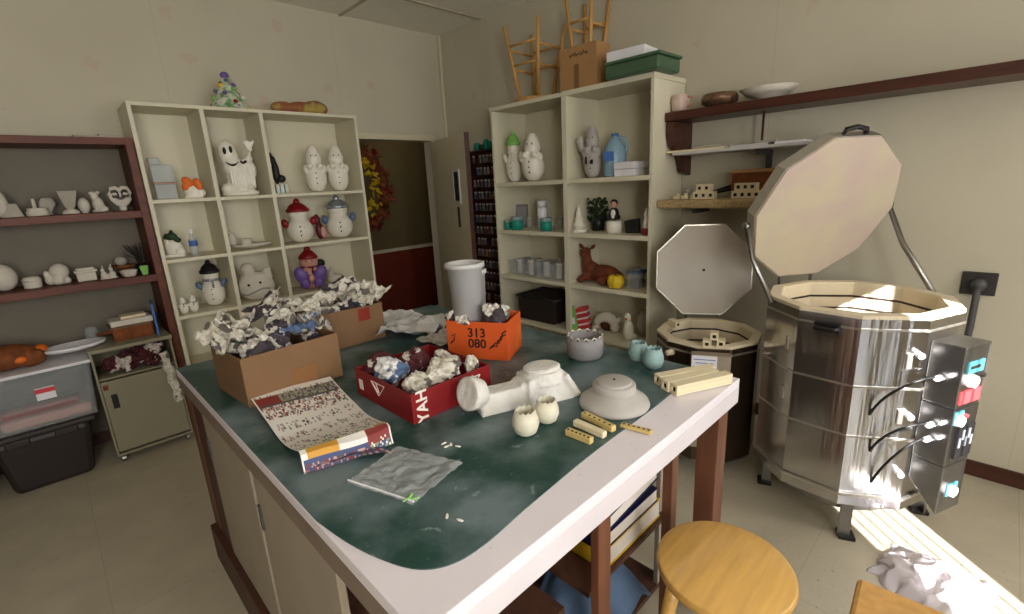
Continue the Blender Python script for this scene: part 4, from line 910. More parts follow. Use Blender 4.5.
# ------------------------------------------------------------------ far left: cabinet, tubs
t = thing('steel_cabinet', 'beige steel cabinet on casters with an open slot above its door', 'cabinet', (.265, 3.60, 0))
W_, D_, H_ = .40, .33, .735; x0, x1 = -W_/2, W_/2
b = MB(); b.bx(x0, x1, 0, D_, .05, .065); b.bx(x0, x0+.012, 0, D_, .065, H_-.02); b.bx(x1-.012, x1, 0, D_, .065, H_-.02); b.bx(x0+.012, x1-.012, D_-.012, D_, .065, H_-.02)
b.bx(x0+.012, x1-.012, .01, D_-.012, .54, .552); b.build('cabinet_body', M['metalcab'], t, bev=.002)
b = MB(); b.bx(x0-.005, x1+.005, -.008, D_+.003, H_-.022, H_); b.build('top_panel', M['metalcab'], t, bev=.003)
b = MB(); b.bx(x0+.014, x1-.014, -.006, .008, .08, .535); d_ = b.build('cabinet_door', M['metalcab'], t, bev=.003)
MB().bx(x0+.045, x0+.075, -.009, -.0055, .36, .45).build('handle', M['blackp'], d_, bev=.004)
MB().bx(x0+.02, x0+.045, -.009, -.0055, .485, .515).build('lock', M['rust'], d_, bev=.002)
for sx in (x0+.03, x1-.03):
    for sy in (.03, D_-.03):
        b = MB(); b.cyl((sx-.01, sy, .0235), (sx+.01, sy, .0235), .0225, n=18); b.cyl((sx, sy, .035), (sx, sy, .05), .012, n=10); b.bx(sx-.014, sx+.014, sy-.01, sy+.01, .032, .046); b.build('caster', M['steel2'], t)
b = MB()
for k in range(70):
    c = (random.uniform(x0+.05, x1-.05), random.uniform(.03, .1), random.uniform(.575, .675)); b.ell(c, (.03, .02, .022), 1, Matrix.Rotation(random.uniform(0, 6), 3, 'Y'))
o = b.build('crumpled_magazines', [M['news3']], None, (.275, 3.60, .0)); tag(o, 'crumpled coloured magazine pages stuffed in the slot of the steel cabinet', 'paper scraps', kind='stuff')
b = MB()
def strip(u, v): return Vector((-.02+.045*u+.03*v+.006*math.sin(v*19), -.012-.012*math.sin(u*3.1)-.005*math.sin(v*13+u*4)-.002, .64-.34*v+.01*u))
b.grid(strip, 4, 24); tag(b.build('paper_strip', M['news'], None, (.40, 3.585, 0), solid=.002), 'long torn newspaper strip hanging over the steel cabinet door', 'newspaper')
t = thing('wooden_tray_stack', 'brown wooden boxes stacked on the steel cabinet', 'box', (.30, 3.78, H_+.0005))
open_box(t, (.2, .16, .075), 'rust', th=.008)
MB().bx(-.11, .1, -.085, .08, .076, .09).build('tray', M['card'], t, bev=.003)
b = MB(); b.bx(-.1, .11, -.08, .08, .091, .125); b.build('magazines', M['page'], t, bev=.003)
b = MB(); b.box((.02, -.01, .135), (.13, .1, .018)); b.build('paper_pad', M['post'], t, bev=.004)
MB().cyl((-.09, -.05, .06), (-.17, -.09, .07), .01, n=10).build('handle', M['rust'], t)
b = MB(); b.bx(-.006, .006, -.1, .1, 0, .2); tag(b.build('blue_folder', M['bluel'], None, (.425, 3.76, H_+.0005), -.1, bev=.002), 'blue grey folder standing at the right edge of the steel cabinet', 'folder')
b = MB(); b.lathe([(.03, 0), (.034, .07), (.028, .085), (.028, .095)])
tag(b.build('glass_jar', M['clear'], None, (.11, 3.84, H_+.0005), smooth=True), 'clear glass jar at the left edge of the steel cabinet top', 'jar')
t = thing('storage_tub', 'dark brown plastic storage tub on the floor beside the steel cabinet', 'tub', (-.215, 3.79, 0))
b = MB(); a = [b.bm.verts.new((sx*.17, sy*.16, .0)) for sx, sy in ((-1, -1), (1, -1), (1, 1), (-1, 1))]; c = [b.bm.verts.new((sx*.21, sy*.19, .33)) for sx, sy in ((-1, -1), (1, -1), (1, 1), (-1, 1))]
for k in range(4): b.bm.faces.new((a[k], a[(k+1) % 4], c[(k+1) % 4], c[k]))
b.bm.faces.new(a[::-1]); b.bm.faces.new(c); b.build('tub_body', M['tubdark'], t, bev=.03)
MB().bx(-.235, .235, -.21, .21, .33, .362).build('lid', M['tubdark'], t, bev=.01)
for k in (-1, 1): MB().bx(k*.1-.05, k*.1+.05, -.2, -.185, .29, .33).build('latch', M['tubdark'], t, bev=.006)
t = clear_bin('storage_bin', 'clear plastic bin with white lid and red and pink contents left of the cabinet', (-.17, 3.78, .3625), (.46, .38, .32), lid='knobw')
MB().bx(-.19, .19, -.15, .15, .008, .07).build('pink_contents', M['pink'], t, bev=.02)
MB().bx(-.19, .15, -.17, .15, .075, .13).build('red_contents', M['red'], t, bev=.02)
MB().bx(-.19, .19, -.165, .155, .135, .29).build('dark_contents', M['tubdark'], t, bev=.04)
MB().bx(-.02, .06, -.19, -.186, .16, .23).build('bin_label', M['knobw'], t)
MB().bx(-.02, .06, -.192, -.19, .2, .225).build('label_print', M['redlab'], t)
blob('plush_turkey', 'orange brown furry plush animal lying on the clear bin', 'plush toy', (-.27, 3.74, .695), 0,
     [('body', 'rust', [('e', (0, 0, .07), (.15, .1, .07)), ('e', (.1, -.02, .05), (.07, .07, .05)), ('e', (-.1, 0, .09), (.1, .09, .08)), ('e', (.13, -.06, .07), (.03, .03, .03))]), ('tail', 'orange', [('e', (.15, .0, .085), (.03, .04, .025)), ('e', (.06, -.08, .06), (.03, .02, .02))])])
b = MB(); b.lathe([(.1, 0), (.14, .012), (.15, .03), (.142, .03), (.1, .008)], n=40)
for v in b.bm.verts: v.co.y *= .6
tag(b.build('oval_platter', M['knobw'], None, (.02, 3.74, .7355), .12, smooth=True), 'white oval platter between the plush animal and the clear jar', 'platter')
b = MB(); b.bx(-.2, .2, -.15, .15, 0, .55); tag(b.build('dark_crate', M['tubdark'], None, (-.68, 3.7, 0), bev=.03), 'dark crate at the far left frame edge beside the brown tub', 'crate')

# ------------------------------------------------------------------ work table
TX0, TX1, TY0, TY1, TZ = .283, 1.54, .53, 2.262, .895
t = thing('work_table', 'large work table with white laminate top, wooden legs and grey cabinet doors', 'table')
b = MB(); b.bx(TX0, TX1, TY0, TY1, TZ-.03, TZ); b.build('tabletop', M['table'], t, bev=.002)
b = MB(); b.bx(TX0+.02, TX1, TY0, TY0+.02, TZ-.085, TZ-.03); b.bx(TX1-.02, TX1, TY0+.02, TY1, TZ-.085, TZ-.03); b.build('apron', M['slab'], t, bev=.001)
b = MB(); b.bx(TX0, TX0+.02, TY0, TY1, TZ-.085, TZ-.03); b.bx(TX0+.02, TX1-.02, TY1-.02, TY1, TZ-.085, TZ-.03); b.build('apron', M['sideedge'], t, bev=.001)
def leg(x0, x1, y0, y1, m='oakleg', z0=0, z1=TZ-.085): MB().bx(x0, x1, y0, y1, z0, z1).build('leg', M[m], t, bev=.003)
leg(1.44, 1.515, TY0+.02, TY0+.09)
leg(.775, .825, TY0+.02, TY0+.045); leg(1.13, 1.165, TY0+.02, TY0+.05)
leg(TX0+.01, TX0+.09, TY1-.1, TY1-.01, 'oakleg', .17); leg(1.43, 1.51, TY1-.1, TY1-.01)
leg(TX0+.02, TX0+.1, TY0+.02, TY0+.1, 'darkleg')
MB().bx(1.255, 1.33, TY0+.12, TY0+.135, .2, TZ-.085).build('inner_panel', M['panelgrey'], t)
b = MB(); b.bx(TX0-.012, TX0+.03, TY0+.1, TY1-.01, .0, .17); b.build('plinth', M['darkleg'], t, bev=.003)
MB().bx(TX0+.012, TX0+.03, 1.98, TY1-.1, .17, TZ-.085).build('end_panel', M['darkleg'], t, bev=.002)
for k, (ya, yb) in enumerate([(1.42, 1.955), (.86, 1.39)]):
    d_ = MB().bx(TX0+.006, TX0+.024, ya, yb, .19, TZ-.095).build('cabinet_door', M['panelgrey'], t, bev=.003)
    MB().bx(TX0, TX0+.006, yb-.025, yb-.01, .62, .7).build('hinge', M['plug'], d_)
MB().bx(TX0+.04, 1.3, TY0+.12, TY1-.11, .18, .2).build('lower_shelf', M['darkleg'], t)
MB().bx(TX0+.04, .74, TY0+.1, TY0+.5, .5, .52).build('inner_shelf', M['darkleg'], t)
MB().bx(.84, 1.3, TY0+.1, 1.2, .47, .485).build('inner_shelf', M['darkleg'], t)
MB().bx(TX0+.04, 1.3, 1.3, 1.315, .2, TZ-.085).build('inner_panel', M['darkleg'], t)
# binders and cloth under the table
YF = TY0+.10
def binder(label, z0, th, x0, x1, tilt, m):
    tt = thing('binder', label, 'binder', (x0, YF, z0), 0, 'binders on the shelf under the table')
    mx = Matrix.Rotation(-R(tilt), 4, 'Y'); Lb = x1-x0
    MB().box((Lb/2, .13, .003), (Lb, .24, .004), mx=mx).box((Lb/2, .13, th-.002), (Lb, .24, .004), mx=mx).box((.002, .13, th/2), (.004, .24, th), mx=mx).build('cover', M[m], tt, bev=.001)
    MB().box((Lb/2+.006, .125, th/2), (Lb-.02, .225, th-.012), mx=mx).build('pages', M['page'], tt)
binder('thick yellow covered binder at the bottom of the pile under the table', .486, .065, .93, 1.24, 0, 'ylw')
binder('navy blue binder lying directly on the yellow one', .552, .05, .92, 1.22, 0, 'navy')
binder('navy blue binder tilted on the top of the pile under the table', .605, .045, .94, 1.22, 6, 'navy')
b = MB()
def cl(u, v):
    x = .86+.3*u; y = YF-.01+.25*v; return Vector((x, y, .235+.15*math.sin(3.1*u)*math.sin(2.8*v)+.035*noise.noise(Vector((u*4, v*4, 1)))+.09*(noise.noise(Vector((u*2.2, v*2.2, 5)))+.4)))
b.grid(cl, 26, 26); tag(b.build('blue_cloth', M['bluebag'], None, solid=.004, smooth=True), 'crumpled blue grey cloth bag under the binders', 'cloth')

# mat on the table
b = MB(); pts = []
mx0, mx1, my1 = TX0+.002, TX1-.004, TY1-.004
front = [(1.0, .0)]
cp = [(mx1, .668), (1.245, .640), (.89, .630), (.632, .612), (.488, .597), (.408, .603), (.355, .640), (.322, .712), (.300, .80), (mx0, .91)]
def crom(P, n=6):
    P = [P[0]]+P+[P[-1]]; out = []
    for i in range(1, len(P)-2):
        for k in range(n):
            t_ = k/n; a, b_, c, d = P[i-1:i+3]
            out.append(tuple(.5*((2*b_[j])+(-a[j]+c[j])*t_+(2*a[j]-5*b_[j]+4*c[j]-d[j])*t_**2+(-a[j]+3*b_[j]-3*c[j]+d[j])*t_**3) for j in (0, 1)))
    return out+[P[-1]]
poly = crom(cp)+[(mx0, my1), (mx1, my1)]
b.prism(poly, TZ+.0004, TZ+.0026)
matt = tag(b.build('vinyl_mat', M['mat'], None), 'worn dark green vinyl mat covering the white work table', 'mat')
ZT = TZ+.003
def T(px_, py_): return on(px_, py_, z=ZT)

# ---- crumpled newspaper
def crumple(label, loc, r, m, seed, group, sq=(1, 1, .8)):
    rd = random.Random(seed); b = MB(); bmesh.ops.create_icosphere(b.bm, subdivisions=4, radius=1)
    off = Vector((rd.uniform(0, 50),)*3)
    planes = [(Vector((rd.gauss(0, 1), rd.gauss(0, 1), rd.gauss(0, 1))).normalized(), rd.uniform(.62, .95)) for _ in range(16)]
    for v in b.bm.verts:
        d = v.co.normalized(); q = 1.15
        for n_, h_ in planes:
            c = d.dot(n_)
            if c > .05: q = min(q, h_/c)
        q += .2*(1-abs(noise.noise(d*1.9+off))*2)-.14 + .05*noise.noise(d*3.3+off)
        v.co = d*q
    rm = Matrix.Rotation(rd.uniform(0, 6), 3, 'Z')
    for v in b.bm.verts: v.co = rm @ Vector((v.co.x*r*sq[0], v.co.y*r*sq[1], v.co.z*r*sq[2]))
    return tag(b.build('newspaper_wad', m, None, loc), label, 'newspaper', group)
def tbox(name, label, near, w_, l_, h_, m, rz=0, flaps=None, fl=.08, cat='cardboard box'):
    c = Vector((w_/2, l_/2, 0)); c.rotate(Matrix.Rotation(rz, 3, 'Z'))
    t = thing(name, label, cat, (near[0]+c.x, near[1]+c.y, ZT), rz); open_box(t, (w_, l_, h_), m, flaps=flaps, fl=fl); return t
b1 = tbox('cardboard_box', 'large open brown cardboard box of crumpled newspaper, front left on the table', (.365, 1.607), .33, .27, .165, 'card', R(4))
MB().bx(-.02, .07, -.1362, -.135, .0, .08).build('tape', M['tape'], b1)
b2 = tbox('cardboard_box', 'brown cardboard box with a red label behind the large open box', (.745, 1.925), .30, .27, .165, 'card')
MB().bx(.03, .085, -.1362, -.135, .1, .155).build('red_label', M['redtape'], b2)
def fill(spec, grp):
    for k, (x, y, z, r, mi, lab, sq) in enumerate(spec): crumple(lab, (x, y, z), r, NEWS[mi], 100*len(grp)+k, grp, sq)
fill([(.43, 1.69, 1.045, .055, 1, 'dark printed newspaper wad at the near corner of the large brown box', (1, 1, 1)),
      (.385, 1.80, 1.06, .05, 0, 'grey newspaper wad hanging over the left side of the large brown box', (1.1, 1.1, .8)),
      (.44, 1.82, 1.075, .05, 2, 'grey newspaper wad at the far left corner of the large brown box', (1.1, 1, .9)),
      (.51, 1.72, 1.075, .062, 1, 'big bluish grey printed newspaper wad at the front middle of the large brown box', (1, 1, 1)),
      (.56, 1.82, 1.09, .062, 2, 'tallest pale newspaper wad in the middle of the large brown box', (1.2, .9, .9)),
      (.635, 1.73, 1.035, .04, 1, 'small dark newspaper wad at the right end of the large brown box', (1, 1, .8)),
      (.64, 1.83, 1.06, .045, 0, 'grey newspaper wad at the far right corner of the large brown box', (1, 1, .9))], 'newspaper wads in the large brown box')
fill([(.78, 2.0, 1.045, .065, 0, 'grey newspaper wad at the left of the red label box', (1.1, 1, .8)),
      (.90, 2.0, 1.05, .062, 1, 'dark printed newspaper wad in the middle of the red label box', (1.1, 1, .8)),
      (.965, 2.08, 1.05, .05, 4, 'bluish newspaper wad at the right of the red label box', (1, 1, .7)),
      (.80, 2.13, 1.05, .06, 2, 'grey newspaper wad at the back left of the red label box', (1, 1, .8)),
      (.90, 2.14, 1.05, .055, 0, 'pale newspaper wad at the back of the red label box', (1, 1, .8))], 'newspaper wads in the red label box')
def paper(name, label, f, m, nu=28, nv=20, group=None, solid=.0012, loc=(0, 0, 0), cat='newspaper', kind=None, fm=None):
    b = MB(); b.grid(f, nu, nv, fm); return tag(b.build(name, m, None, loc, solid=solid, orient=False), label, cat, group, kind)
def sheetf(c, w_, l_, rz, z0, amp, fr, seed, tilt=(0, 0)):
    cr, sr = math.cos(rz), math.sin(rz)
    def f(u, v):
        x = (u-.5)*w_*(1+.06*math.sin(9*v+seed)); y = (v-.5)*l_*(1+.06*math.sin(8*u+seed))
        n_ = 1-2*abs(noise.noise(Vector((u*fr+seed, v*fr, seed)))); n2 = noise.noise(Vector((u*fr*2.2, v*fr*2.2+seed, 3)))
        return Vector((c[0]+x*cr-y*sr, c[1]+x*sr+y*cr, z0+amp*(.55*n_+.35*n2+.3)+tilt[0]*(u-.5)*w_+tilt[1]*(v-.5)*l_))
    return f
paper('newspaper_sheet', 'pale newspaper sheet sticking out over the right edge of the red label box', sheetf((1.01, 2.0), .17, .17, .3, 1.075, .04, 3, 2, (.25, .1)), M['news'], solid=.001)
paper('newspaper_sheet', 'newspaper sheet draped between the two brown cardboard boxes', sheetf((.67, 1.90), .16, .2, .8, 1.09, .06, 3, 7, (.1, -.1)), M['news'], solid=.001)
paper('newspaper_sheet', 'torn newspaper sheet pointing out of the large brown box front', sheetf((.58, 1.70), .13, .12, -.5, 1.075, .05, 3.4, 12, (.1, .2)), M['news4'], solid=.001)

for k, (c_, w_, l_, a_, z_, sd, mi, tl, lab) in enumerate([((.42, 1.70), .14, .13, .3, 1.085, 21, 0, (-.5, .1), 'pale folded newspaper sheet over the near left corner of the large brown box'),
        ((.50, 1.79), .15, .13, 1.1, 1.13, 33, 1, (.3, -.5), 'dark printed newspaper sheet standing up in the middle of the large brown box'),
        ((.37, 1.77), .12, .16, .2, 1.09, 45, 0, (.6, .2), 'newspaper sheet flopping over the left wall of the large brown box'),
        ((.63, 1.70), .10, .12, .9, 1.075, 52, 0, (-.6, .3), 'white newspaper corner at the right end of the large brown box'),
        ((.90, 2.02), .16, .14, -.3, 1.11, 61, 1, (.2, .3), 'dark printed sheet on top of the red label box')]):
    paper('newspaper_sheet', lab, sheetf(c_, w_, l_, a_, z_, .06, 2.6, sd, tl), NEWS[mi], solid=.001)
# red soft drink style carton with lettering
rb = tbox('red_carton', 'red printed carton tray full of crumpled paper with white letters', (.650, 1.098), .30, .335, .092, 'redbox', cat='carton')
def plane_mx(loc, right, up):
    right = Vector(right).normalized(); up = Vector(up).normalized(); nrm = right.cross(up)
    return Matrix.Translation(loc) @ Matrix((right, up, nrm)).transposed().to_4x4()
text_mesh('YAH', .052, 'lettering', M['whiteink'], rb, plane_mx((-.115, -.1682, .046), (0, 0, 1), (-1, 0, 0)), .0004)
b = MB()
def tri(b, cx, cz, s, y=-.1685, flip=1):
    P = [Vector((cx-s*.5, y, cz+s*.3)), Vector((cx+s*.5, y, cz+s*.3)), Vector((cx, y, cz-s*.45))]
    for i in range(3): b.tube([P[i], P[(i+1) % 3]], .0018, 5)
    for q in (-.22, 0, .22): b.tube([Vector((cx+q*s, y, cz+s*.3)), Vector((cx+q*s*.4, y, cz-s*.2))], .0014, 5)
tri(b, .05, .06, .055); tri(b, .085, .06, .04); b.build('emblem', M['whiteink'], rb)
b = MB()
for P in ([(-.1505, .06, .075), (-.1505, -.02, .075), (-.1505, .02, .035), (-.1505, .06, .075)], [(-.1505, .05, .07), (-.1505, .02, .045)], [(-.1505, .03, .075), (-.1505, .015, .045)]): b.tube(P, .0018, 5)
b.build('emblem', M['whiteink'], rb)
MB().bx(-.1508, -.15, .12, .145, .025, .06).build('side_print', M['whiteink'], rb)
fill([(.74, 1.20, .965, .055, 0, 'grey newspaper wad at the front of the red carton', (1.1, 1, .8)),
      (.72, 1.32, .985, .07, 4, 'blue and white printed paper wad at the left of the red carton', (1, 1, .8)),
      (.71, 1.39, .99, .05, 3, 'dark red printed paper wad at the back left corner of the red carton', (1, 1, .9)),
      (.83, 1.20, .98, .062, 0, 'large pale newspaper wad in the middle of the red carton', (1.1, 1, .9)),
      (.82, 1.33, .995, .06, 3, 'red and brown printed paper wad at the back of the red carton', (1, 1, .9)),
      (.905, 1.28, .97, .045, 2, 'grey newspaper wad at the right back of the red carton', (1, 1, .9)),
      (.915, 1.15, .975, .034, 0, 'small pointed newspaper wad at the right corner of the red carton', (.8, .8, 1.3))], 'paper wads in the red carton')

# orange carton with black figures, white bins
OR = R(28)
ob = tbox('orange_carton', 'orange carton with black figures holding white plastic bins', (1.175, 1.245), .18, .25, .15, 'orangebox', OR, cat='carton')
# face toward the camera is local -x
text_mesh('313', .05, 'lettering', M['ink'], ob, plane_mx((-.0904, .0, .105), (0, -1, 0), (0, 0, 1)), .0004)
text_mesh('080', .05, 'lettering', M['ink'], ob, plane_mx((-.0904, .0, .062), (0, -1, 0), (0, 0, 1)), .0004)
for pts in ([(.105, .09), (.09, .1), (.095, .075), (.11, .06)], [(-.05, .045), (-.065, .06), (-.08, .055), (-.085, .08), (-.1, .085), (-.105, .11), (-.12, .12)], [(-.06, .05), (-.075, .07), (-.09, .07), (-.098, .095), (-.118, .105)]):
    MB().tube([(-.0906, y_, z_) for y_, z_ in pts], .0028, 6).build('vine_print', M['ink'], ob)
cxo, cyo = ob.location.x, ob.location.y
t = thing('white_bin', 'tall tapered white plastic bin standing in the orange carton', 'bin', (cxo-.042, cyo+.048, ZT+.006), .3)
zt = z_at(cxo-.04, cyo+.06, 262)-ZT-.006
b = MB(); b.lathe([(.05, 0), (.068, zt-.02), (.078, zt-.018), (.078, zt-.002), (.068, zt), (.064, zt-.005), (.046, .004)], n=36); b.build('bin_body', M['whitep'], t, smooth=True)
t = thing('white_bin', 'shorter white plastic bin behind the tall one in the orange carton', 'bin', (cxo+.052, cyo+.082, ZT+.006), .3)
b = MB(); z2 = zt*.88; b.lathe([(.02, 0), (.028, z2-.02), (.036, z2-.018), (.036, z2-.002), (.03, z2), (.02, .004)], n=30); b.build('bin_body', M['whitep'], t, smooth=True)
fill([(cxo-.005, cyo-.07, 1.07, .05, 1, 'black and white printed paper wad at the right of the orange carton', (1, .9, 1.1)),
      (cxo-.085, cyo+.02, 1.045, .035, 0, 'small newspaper wad at the front of the orange carton', (1, 1, .9)),
      (cxo-.09, cyo+.085, 1.05, .037, 1, 'dark printed wad at the left of the orange carton', (1, 1, 1)),
      (cxo+.06, cyo-.05, 1.05, .033, 2, 'grey newspaper wad at the far right of the orange carton', (1, 1, 1))], 'paper wads in the orange carton')

# white paper sheets behind
paper('newsprint_sheet', 'crumpled blank white paper lying behind the red carton', sheetf((1.17, 1.86), .30, .26, .5, ZT+.012, .05, 2.5, 4), M['whitep'], cat='paper')
paper('newsprint_sheet', 'second blank white paper sheet lying nearer the table end', sheetf((1.19, 2.09), .24, .2, -.2, ZT+.01, .04, 2.5, 9), M['whitep'], cat='paper')
paper('newsprint_sheet', 'grey blank paper lying between white sheets and orange carton', sheetf((1.16, 1.62), .2, .16, .1, ZT+.008, .03, 2.5, 14), M['clayw'], cat='paper')

# advertising flyer
A_, B_, C_, D_ = T(251, 405), T(331, 382), T(303, 470), T(391, 440)
def flyer(u, v):      # v 0 back edge .. 1 front edge, last tenth folds down toward the viewer
    if v <= .82:
        k = v/.82; p = A_.lerp(B_, u).lerp(C_.lerp(D_, u), k*.98); z = ZT+.002+.028*(1-k)**2*(1-.3*u)+.045*max(0, (k-.62)/.38)**1.5+.006*math.sin(4*u+6*k)*k*(1-k)*2
        return Vector((p.x, p.y, z))
    k = (v-.82)/.18; p = C_.lerp(D_, u); d = Vector((-.25, -1, 0))*(.004+.018*k**2+.008*math.sin(3*u))
    return Vector((p.x+d.x, p.y+d.y, ZT+.002+.045*(1-k)+.004*math.sin(7*u)*(1-k)))
rf = random.Random(5)
FL = ['news_paper', 'print_red', 'print_yellow', 'print_dark', 'print_blue', 'print_green', 'print_pink', 'print_grey']
FLM = [mat('flyer_'+n_, c, .6, var=.04) for n_, c in zip(FL, [(232, 226, 218), (132, 50, 48), (206, 152, 60), (84, 76, 78), (66, 76, 118), (140, 146, 110), (190, 150, 146), (164, 158, 152)])]
def fmat(i, j):        # i across 0..59, j down 0..49
    if j < 2 or i < 1 or i > 58: return 0
    if j < 41:
        if 3 <= j < 8: return 1 if i < 17 else (3 if i > 18 and rf.random() < .35 else (5 if rf.random() < .5 else 7))
        if j == 8: return 3
        if 9 <= j < 16: return rf.choice([0, 0, 0, 3, 1, 6, 7, 7, 0])
        if j in (17, 18, 23, 24, 29, 30): return 0
        if j > 36: return 5 if rf.random() < .3 else (2 if i > 50 and j > 38 else 0)
        if i % 10 in (8, 9): return 0
        return rf.choice([0, 0, 0, 0, 0, 0, 0, 0, 7, 7, 3, 6])
    if j < 45: return 0 if i > 26 and i < 42 else (2 if 3 < i < 24 else (1 if i >= 43 else 0))
    if j < 47: return 1 if i >= 43 and rf.random() < .85 else (4 if i < 43 else 0)
    return rf.choice([4, 4, 3, 6, 1]) if i < 45 else rf.choice([4, 5, 4, 0])
paper('store_flyer', 'folded colour printed advertising flyer lying at the left edge of the table', flyer, FLM, 60, 50, cat='flyer', fm=fmat, solid=.0008)
paper('store_flyer_page', 'blue and red inner page sticking out under the front of the advertising flyer', lambda u, v: (lambda p: Vector((p.x+.012*math.sin(5*u), p.y, ZT+.003+.012*math.sin(3.1*u)*(1-v)+.004*math.sin(9*u)**2)))(T(300, 476).lerp(T(395, 452), u).lerp(T(320, 462).lerp(T(380, 440), u), v)), FLM, 24, 6, cat='flyer', fm=lambda i, j: rf.choice([4, 4, 6, 3, 1, 5]), solid=.0008)

# zip bag and scraps
q = [T(347, 484), T(398, 447), T(463, 464), T(413, 506)]
t = thing('zip_bag', 'empty clear plastic zip bag lying flat in front of the flyer', 'plastic bag')
b = MB()
b.grid(lambda u, v: (lambda p: Vector((p.x, p.y, ZT+.003+.008*abs(noise.noise(Vector((u*5, v*5, 2))))+.003*noise.noise(Vector((u*14, v*14, 1))))))(q[0].lerp(q[3], u).lerp(q[1].lerp(q[2], u), v)), 40, 40)
b.build('bag_film', M['clear2'], t, smooth=True, solid=.0006)
b = MB(); g = T(409, 502); b.tube([g+Vector((0, 0, .008)), g+Vector((.012, .004, .012))], .003); b.tube([g+Vector((.004, -.004, .006)), g+Vector((.02, -.01, .005))], .002); b.tube([g+Vector((-.012, .004, .006)), g+Vector((.005, .0, .01))], .002); b.build('green_tab', M['lgreen'], t)
b = MB(); b.tube([q[0].lerp(q[3], k/8)+Vector((.006, .006, .005)) for k in range(9)], .0022); b.build('zip_strip', M['knobw'], t)
for k, (x_, y_) in enumerate([(444, 444), (451, 445), (458, 447), (447, 447), (447, 517), (460, 521)]):
    p = T(x_, y_); b = MB(); b.ell((0, 0, .002), (.009, .0035, .002), 2, Matrix.Rotation(k, 3, 'Z'))
    tag(b.build('plaster_scrap', M['glaze'], None, (p.x, p.y, ZT+.0002)), ['white scrap between bag and plaster mold, leftmost', 'white scrap between bag and plaster mold, middle', 'white scrap between bag and plaster mold, rightmost', 'white scrap between bag and plaster mold, nearest the bag', 'white scrap on the mat in front of the zip bag, left one', 'white scrap on the mat in front of the zip bag, right one'][k], 'scrap', 'white scraps on the mat')

# white plaster mold piece
P0, P1 = T(478, 414), T(574, 395)
dv = (P1-P0); Lm = .40; am = math.atan2(-.115, .30)
mc = Vector((.958, .974, ZT))
t = thing('plaster_mold', 'long lumpy white plaster mold with a round end and an oval top plate', 'plaster mold', mc, am); t.scale = (.93, .95, .92)
b = MB()
def wedge(x0, x1, wb, wt, z0, z1, y=0):
    a = [b.bm.verts.new((sx, y+sy*wb, z0)) for sx, sy in ((x0, -1), (x1, -1), (x1, 1), (x0, 1))]; e = .012
    c = [b.bm.verts.new((sx, y+sy*wt, z1)) for sx, sy in ((x0+e, -1), (x1-e, -1), (x1-e, 1), (x0+e, 1))]
    for k in range(4): b.bm.faces.new((a[k], a[(k+1) % 4], c[(k+1) % 4], c[k]))
    b.bm.faces.new(a[::-1]); b.bm.faces.new(c)
wedge(-.155, .03, .058, .034, 0, .062); wedge(.0, .17, .072, .05, 0, .085); wedge(-.02, .04, .05, .035, .02, .075)
b.cyl((.085, 0, .06), (.085, 0, .1), .074, .062, 32); 
b.cyl((-.14, -.005, .062), (-.185, -.022, .076), .046, .056, 28)
for k in range(5): b.tube([(.14+.0*k, -.06+.028*k, .085), (.185, -.068+.032*k, .004)], [.012, .014])
for v in b.bm.verts: v.co.z = max(v.co.z, .0)
b.build('mold_body', M['plaster'], t, remesh=.0055, sm=3)
mx = Matrix.Translation((-.186, -.0225, .0765)) @ Vector((-.045, -.017, .014)).to_track_quat('Z', 'Y').to_matrix().to_4x4()
b = MB(); b.lathe([(.05, -.003), (.054, .003), (.046, .005), (.03, .001), (.012, .001)], n=28); bmesh.ops.transform(b.bm, matrix=mx, verts=b.bm.verts); b.build('end_disc', M['plaster'], t, smooth=True)
b = MB(); b.lathe([(.064, 0), (.066, .006), (.058, .012), (.02, .013)], (.085, 0, .098), 32)
for v in b.bm.verts: v.co.y *= .8
b.build('oval_plate', M['plaster'], t, smooth=True, bev=.002)

# grey stepped plaster mold
p = T(614, 404)
t = thing('round_mold', 'round grey white stepped plaster mold near the right table edge', 'plaster mold', (p.x, p.y, ZT))
rr = .5*(T(650, 408)-T(579, 402)).length
b = MB(); b.lathe([(rr*.97, 0), (rr, .006), (rr*.96, .018), (rr*.8, .03), (rr*.66, .04), (rr*.6, .05)], n=40); b.build('base', M['clayw'], t, smooth=True)
b = MB(); b.lathe([(rr*.62, .046), (rr*.61, .066), (rr*.56, .07), (rr*.5, .07), (rr*.49, .076), (rr*.45, .078), (rr*.12, .079)], n=40); b.build('raised_disc', M['clayw'], t, smooth=True, bev=.001)
b = MB(); b.cyl((0, 0, .078), (0, 0, .081), .004, n=12); b.build('hole', M['hole'], t)

# cracked egg cups and pots
def egg(label, px_, py_, r, h_, m, grp, n=22, inner=None):
    p = T(px_, py_); t = thing('egg_cup', label, 'egg cup', (p.x, p.y, ZT), 0, grp)
    b = MB(); prof = [(r*.55, 0), (r*.8, h_*.1), (r, h_*.4), (r*.97, h_*.62), (r*.74, h_), (r*.66, h_), (r*.86, h_*.6), (r*.86, h_*.4), (r*.5, h_*.1)]
    b.lathe(prof, n=n, zig=((4, 5), h_*.045)); b.build('shell', M[m], t, smooth=True); return t
egg('cream egg shaped cup with jagged rim, nearer the viewer', 526, 433, .037, .068, 'cream', 'cream egg cups')
egg('cream egg shaped cup with jagged rim, behind its twin beside the plaster mold', 547, 421, .035, .066, 'cream', 'cream egg cups')
egg('pale blue egg cup with jagged rim, further from the kiln posts', 638, 360, .036, .07, 'mint', 'pale blue egg cups')
egg('pale blue egg cup with jagged rim, nearer the kiln posts', 653, 368, .036, .075, 'mint', 'pale blue egg cups')
p = T(585, 356); t = thing('jagged_pot', 'grey round pot with a zigzag rim at the back right of the table', 'pot', (p.x, p.y, ZT))
